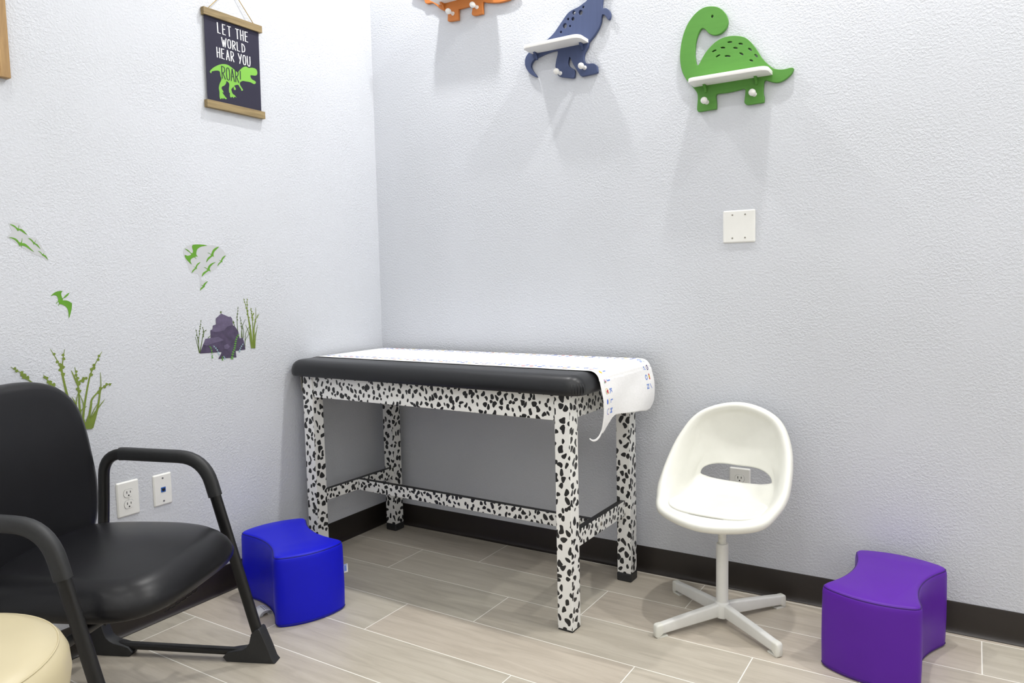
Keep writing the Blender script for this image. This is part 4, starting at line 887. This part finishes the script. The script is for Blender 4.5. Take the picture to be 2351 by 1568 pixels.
# ============================================================ wall plates
def plate(name, label, cat, wall, a0, z0, w_, h_, kind):
    """wall 'x' = left wall (x=0), 'y' = back wall (y=0)"""
    if wall == 'x': t = thing(name, label, cat, (0, a0+w_/2, z0+h_/2)); T = lambda u, d_, z: (d_, u, z)
    else: t = thing(name, label, cat, (a0+w_/2, 0, z0+h_/2)); T = lambda u, d_, z: (u, -d_, z)
    o = rrect(-w_/2, -h_/2, w_/2, h_/2, .0056, 3); v, f = prism_ring(o, [(0, .0006), (0, .0022), (.0035, .0058), (.005, .0064)])
    obj('cover_plate', [T(a, c_, b) for a, b, c_ in v], f, M_WHITEP, t, smooth=True, sharp=8)
    def disc(cu_, cz, r, d0, d1, m_, nm, n=16, sq=None):
        oo = [(cu_+r*cos(2*pi*k/n), cz+r*sin(2*pi*k/n)) for k in range(n)] if sq is None else sq
        vv, ff = prism_ring(oo, [(0, d0), (0, d1)]); return obj(nm, [T(a, c_, b) for a, b, c_ in vv], ff, m_, t, smooth=True, sharp=30)
    def screw(cu_, cz, m_=M_WHITEP, ang=0):
        s_ = disc(cu_, cz, .0032, .006, .0074, m_, 'screw')
        q = .0026; u_ = (cos(ang)*q, sin(ang)*q); n_ = (-sin(ang)*.0006, cos(ang)*.0006)
        oo = [(cu_+u_[0]+n_[0], cz+u_[1]+n_[1]), (cu_-u_[0]+n_[0], cz-u_[1]+n_[1]), (cu_-u_[0]-n_[0], cz-u_[1]-n_[1]), (cu_+u_[0]-n_[0], cz+u_[1]-n_[1])]
        vv, ff = prism_ring(oo, [(0, .0072), (0, .00755)]); obj('screw_slot', [T(a, c_, b) for a, b, c_ in vv], ff, M_DARK, s_)
    if kind == 'duplex':
        for cz in (.0195, -.0195):
            oo = []
            for k in range(32):
                t_ = 2*pi*k/32; x_ = .0172*cos(t_); z_ = max(-.0135, min(.0135, .0172*sin(t_))); oo.append((x_, z_+cz))
            s_ = disc(0, 0, 0, .0061, .0082, M_WHITEP, 'socket', sq=oo); oo2 = [(x_*1.05, (z_-cz)*1.05+cz) for x_, z_ in oo]
            disc(0, 0, 0, .0062, .0066, M_GREYINK, 'socket_gap', sq=oo2)
            for ux, hh in ((-.0064, .0042), (.0064, .0036)):
                q = [(ux-.0012, cz+.0035-hh), (ux+.0012, cz+.0035-hh), (ux+.0012, cz+.0035+hh), (ux-.0012, cz+.0035+hh)]
                vv, ff = prism_ring(q, [(0, .0081), (0, .0085)]); obj('slot', [T(a, c_, b) for a, b, c_ in vv], ff, M_DARK, s_)
            q = [(.0026*cos(2*pi*k/12), cz-.0078+.0026*sin(2*pi*k/12)) for k in range(12)]
            vv, ff = prism_ring(q, [(0, .0081), (0, .0085)]); obj('slot', [T(a, c_, b) for a, b, c_ in vv], ff, M_DARK, s_)
        screw(0, 0, ang=pi/2)
    elif kind == 'data':
        for cz in (.0415, -.0415): disc(0, cz, .0034, .0062, .0072, M_GREYINK, 'screw')
        q = [(-.0088, -.0088), (.0088, -.0088), (.0088, .0088), (-.0088, .0088)]
        vv, ff = prism_ring(q, [(0, .006), (0, .0078)]); j = obj('data_jack', [T(a, c_, b) for a, b, c_ in vv], ff, M_JACK, t); j['label'] = 'blue network jack'
        q = [(-.0062, -.0030), (-.0035, -.0030), (-.0035, -.0062), (.0035, -.0062), (.0035, -.0030), (.0062, -.0030), (.0062, .0045), (-.0062, .0045)]
        vv, ff = prism_ring(q, [(0, .0077), (0, .0081)]); obj('jack_opening', [T(a, c_, b) for a, b, c_ in vv], ff, M_DARK, j)
    else:
        for cu_ in (-.023, .023):
            for cz, an in ((.048-.006, .2), (-.042, 1.2)): screw(cu_, cz, M_STEEL, an+cu_*20)
plate('wall_outlet', 'white duplex wall outlet on left wall seen through the black chair arm', 'outlet', 'x', -1.375, .4110, .080, .122, 'duplex')
plate('data_plate', 'white wall plate with one blue network jack on left wall', 'wall plate', 'x', -1.2415, .4135, .0715, .1145, 'data')
plate('blank_plate', 'square white blank wall plate with four screws below green dinosaur shelf', 'wall plate', 'y', 1.681, 1.312, .1165, .1185, 'blank')
plate('wall_outlet', 'white wall outlet seen through the opening in white chair back', 'outlet', 'y', 1.7065, .355, .0785, .118, 'duplex')

# ============================================================ wall decals on the left wall
def decal_thing(name, label, cat, pts):
    yc = sum(p[0] for p in pts)/len(pts); zc = sum(p[1] for p in pts)/len(pts)
    return thing(name, label, cat, (0, yc, zc)), yc, zc
def decal(name, loops, x, mat, parent, yc, zc, th=.0003, sm=2):
    v, f = flat_shape([smooth_poly(l, sm) if sm > 1 else l for l in loops], th)
    return obj(name, [(x+c_, a-yc, b-zc) for a, b, c_ in v], f, mat, parent)
def ribbon(mb, pts, w0, w1, x, mi=0, beads=0, bsz=.006, rnd=None):
    P_ = [Vector(p) for p in smooth_poly([tuple(q) for q in pts], 5, False)]; n = len(P_); L_ = []; R_ = []
    for i, p in enumerate(P_):
        t = (P_[min(i+1, n-1)]-P_[max(i-1, 0)]).normalized(); nn = Vector((-t.y, t.x)); w = (w0+(w1-w0)*i/(n-1))/2; L_.append(p+nn*w); R_.append(p-nn*w)
    mb.add([(x, q.x, q.y) for q in L_+R_], [(i, i+1, n+i+1, n+i) for i in range(n-1)], mi)
    for b in range(beads):
        q = (.55+.42*(b+.5)/beads); i = min(n-2, int(q*(n-1))); p = P_[i]; t = (P_[i+1]-P_[i]).normalized(); nn = Vector((-t.y, t.x))
        r = bsz*(1.0-.35*b/beads); sh = (1 if b % 2 else -1)*r*.35
        c_ = [(x+.00003*(1+b % 2), *(p+nn*(sh+r*.95*cos(a)*(1+.18*sin(3*a+b)))+t*(r*.85*sin(a)))) for a in [2*pi*k/9 for k in range(9)]]
        mb.add(c_, [tuple(range(9))], mi)
allL = [mm(b) for b in D['flockL']]
t, yc, zc = decal_thing('pterosaur_decal', 'wall decal of four small green flying pterosaurs, at far left of the wall', 'wall decal', allL[0])
decal('clear_backing', [mm(D['backL'])], .0004, M_BACK, t, yc, zc, .0002)
for b in allL: decal('pterosaur_silhouette', [b], .0009, M_BIRD, t, yc, zc)
b = mm(D['single']); t, yc, zc = decal_thing('pterosaur_decal', 'wall decal of one single green pterosaur diving alone', 'wall decal', b)
decal('pterosaur_silhouette', [b], .0009, M_BIRD, t, yc, zc)
allR = [mm(b) for b in D['flockR']]
t, yc, zc = decal_thing('pterosaur_decal', 'wall decal of six green pterosaurs, one much larger, above the purple rock decal', 'wall decal', allR[0])
decal('clear_backing', [mm(D['backR'])], .0004, M_BACK, t, yc, zc, .0002)
for b in allR: decal('pterosaur_silhouette', [b], .0009, M_BIRD, t, yc, zc)
rk = mm(D['rock']); t, yc, zc = decal_thing('rock_decal', 'wall decal of purple rock with reeds and small ferns, left of exam table', 'wall decal', rk)
TT = lambda mb: setattr(mb, 'v', [(a, b-yc, c_-zc) for a, b, c_ in mb.v])
for k, s_ in enumerate(D['reedC']):
    rd = MB(); ribbon(rd, mm(s_), .0034, .0013, .0005+.00005*k, 0, beads=(6 if k in (0, 2, 5, 7) else 3 if k in (1, 3, 6, 12) else 0), bsz=.0034)
    TT(rd); rd.build('reed_stem', M_REED2, t)
decal('rock_print', [rk], .0012, M_ROCK, t, yc, zc, .0003, 1)
for q in D['rock_light']: decal('rock_facet', [mm(q)], .0016, M_ROCKL, t, yc, zc, .0002, 1)
def fern(mb, pts, wpx, x):
    P_ = [Vector(p) for p in smooth_poly([tuple(q) for q in pts], 5, False)]; n = len(P_); W0 = wpx/4.9/740*1.1
    ribbon(mb, pts, .0016, .0008, x)
    tot = sum((P_[i+1]-P_[i]).length for i in range(n-1)); m_ = max(5, int(tot/.0085))
    for k in range(m_):
        q = k/m_; i = min(n-2, int(q*(n-1))); p = P_[i]; d_ = (P_[i+1]-P_[i]).normalized()
        for sg in (-1, 1):
            nn = Vector((-d_.y, d_.x))*sg; L_ = W0*(1-.35*q)*.75; dirv = (nn*.9+d_*.45).normalized(); pe = Vector((-dirv.y, dirv.x))
            c_ = [p, p+dirv*L_*.35+pe*.0026, p+dirv*L_*.8+pe*.0012, p+dirv*L_, p+dirv*L_*.7-pe*.0018, p+dirv*L_*.3-pe*.0022]
            mb.add([(x+.0001*(k % 2), a.x, a.y) for a in c_], [tuple(range(6))])
for key_, m_f in (('fern', M_FERN), ('fernP', M_FERNP)):
    for p_, w_ in D[key_]:
        fe = MB(); fern(fe, mm(p_), w_, .0021); TT(fe); fe.build('fern_frond', m_f, t)
pr_all = mm(D['reedR'][0]); t, yc, zc = decal_thing('reed_decal', 'wall decal of a narrow tuft of olive reeds right of the purple rock', 'wall decal', pr_all)
for k, s_ in enumerate(D['reedR']):
    rd = MB(); ribbon(rd, mm(s_), .0052, .0012, .0006+.00016*k, 0, beads=(7 if k in (0, 1, 2) else 4 if k in (3, 5) else 0), bsz=.0042); TT(rd); rd.build('reed_stem', M_REED, t)
pr_all = mm(D['reedL'][2]); t, yc, zc = decal_thing('reed_decal', 'wall decal of tall olive reeds with round buds behind the black chair back', 'wall decal', pr_all)
for k, s_ in enumerate(D['reedL']):
    rd = MB(); ribbon(rd, mm(s_), .0085 if k < 11 else .006, .0016, .0006+.00016*k, 0, beads={0: 5, 1: 4, 2: 6, 3: 7, 4: 3, 6: 5, 10: 6, 11: 7}.get(k, 0), bsz=.0068); TT(rd); rd.build('reed_stem', M_REED, t)

decal('reed_base', [mm(D['reedbase'])], .0033, M_REED, t, yc, zc, .0003, 1)
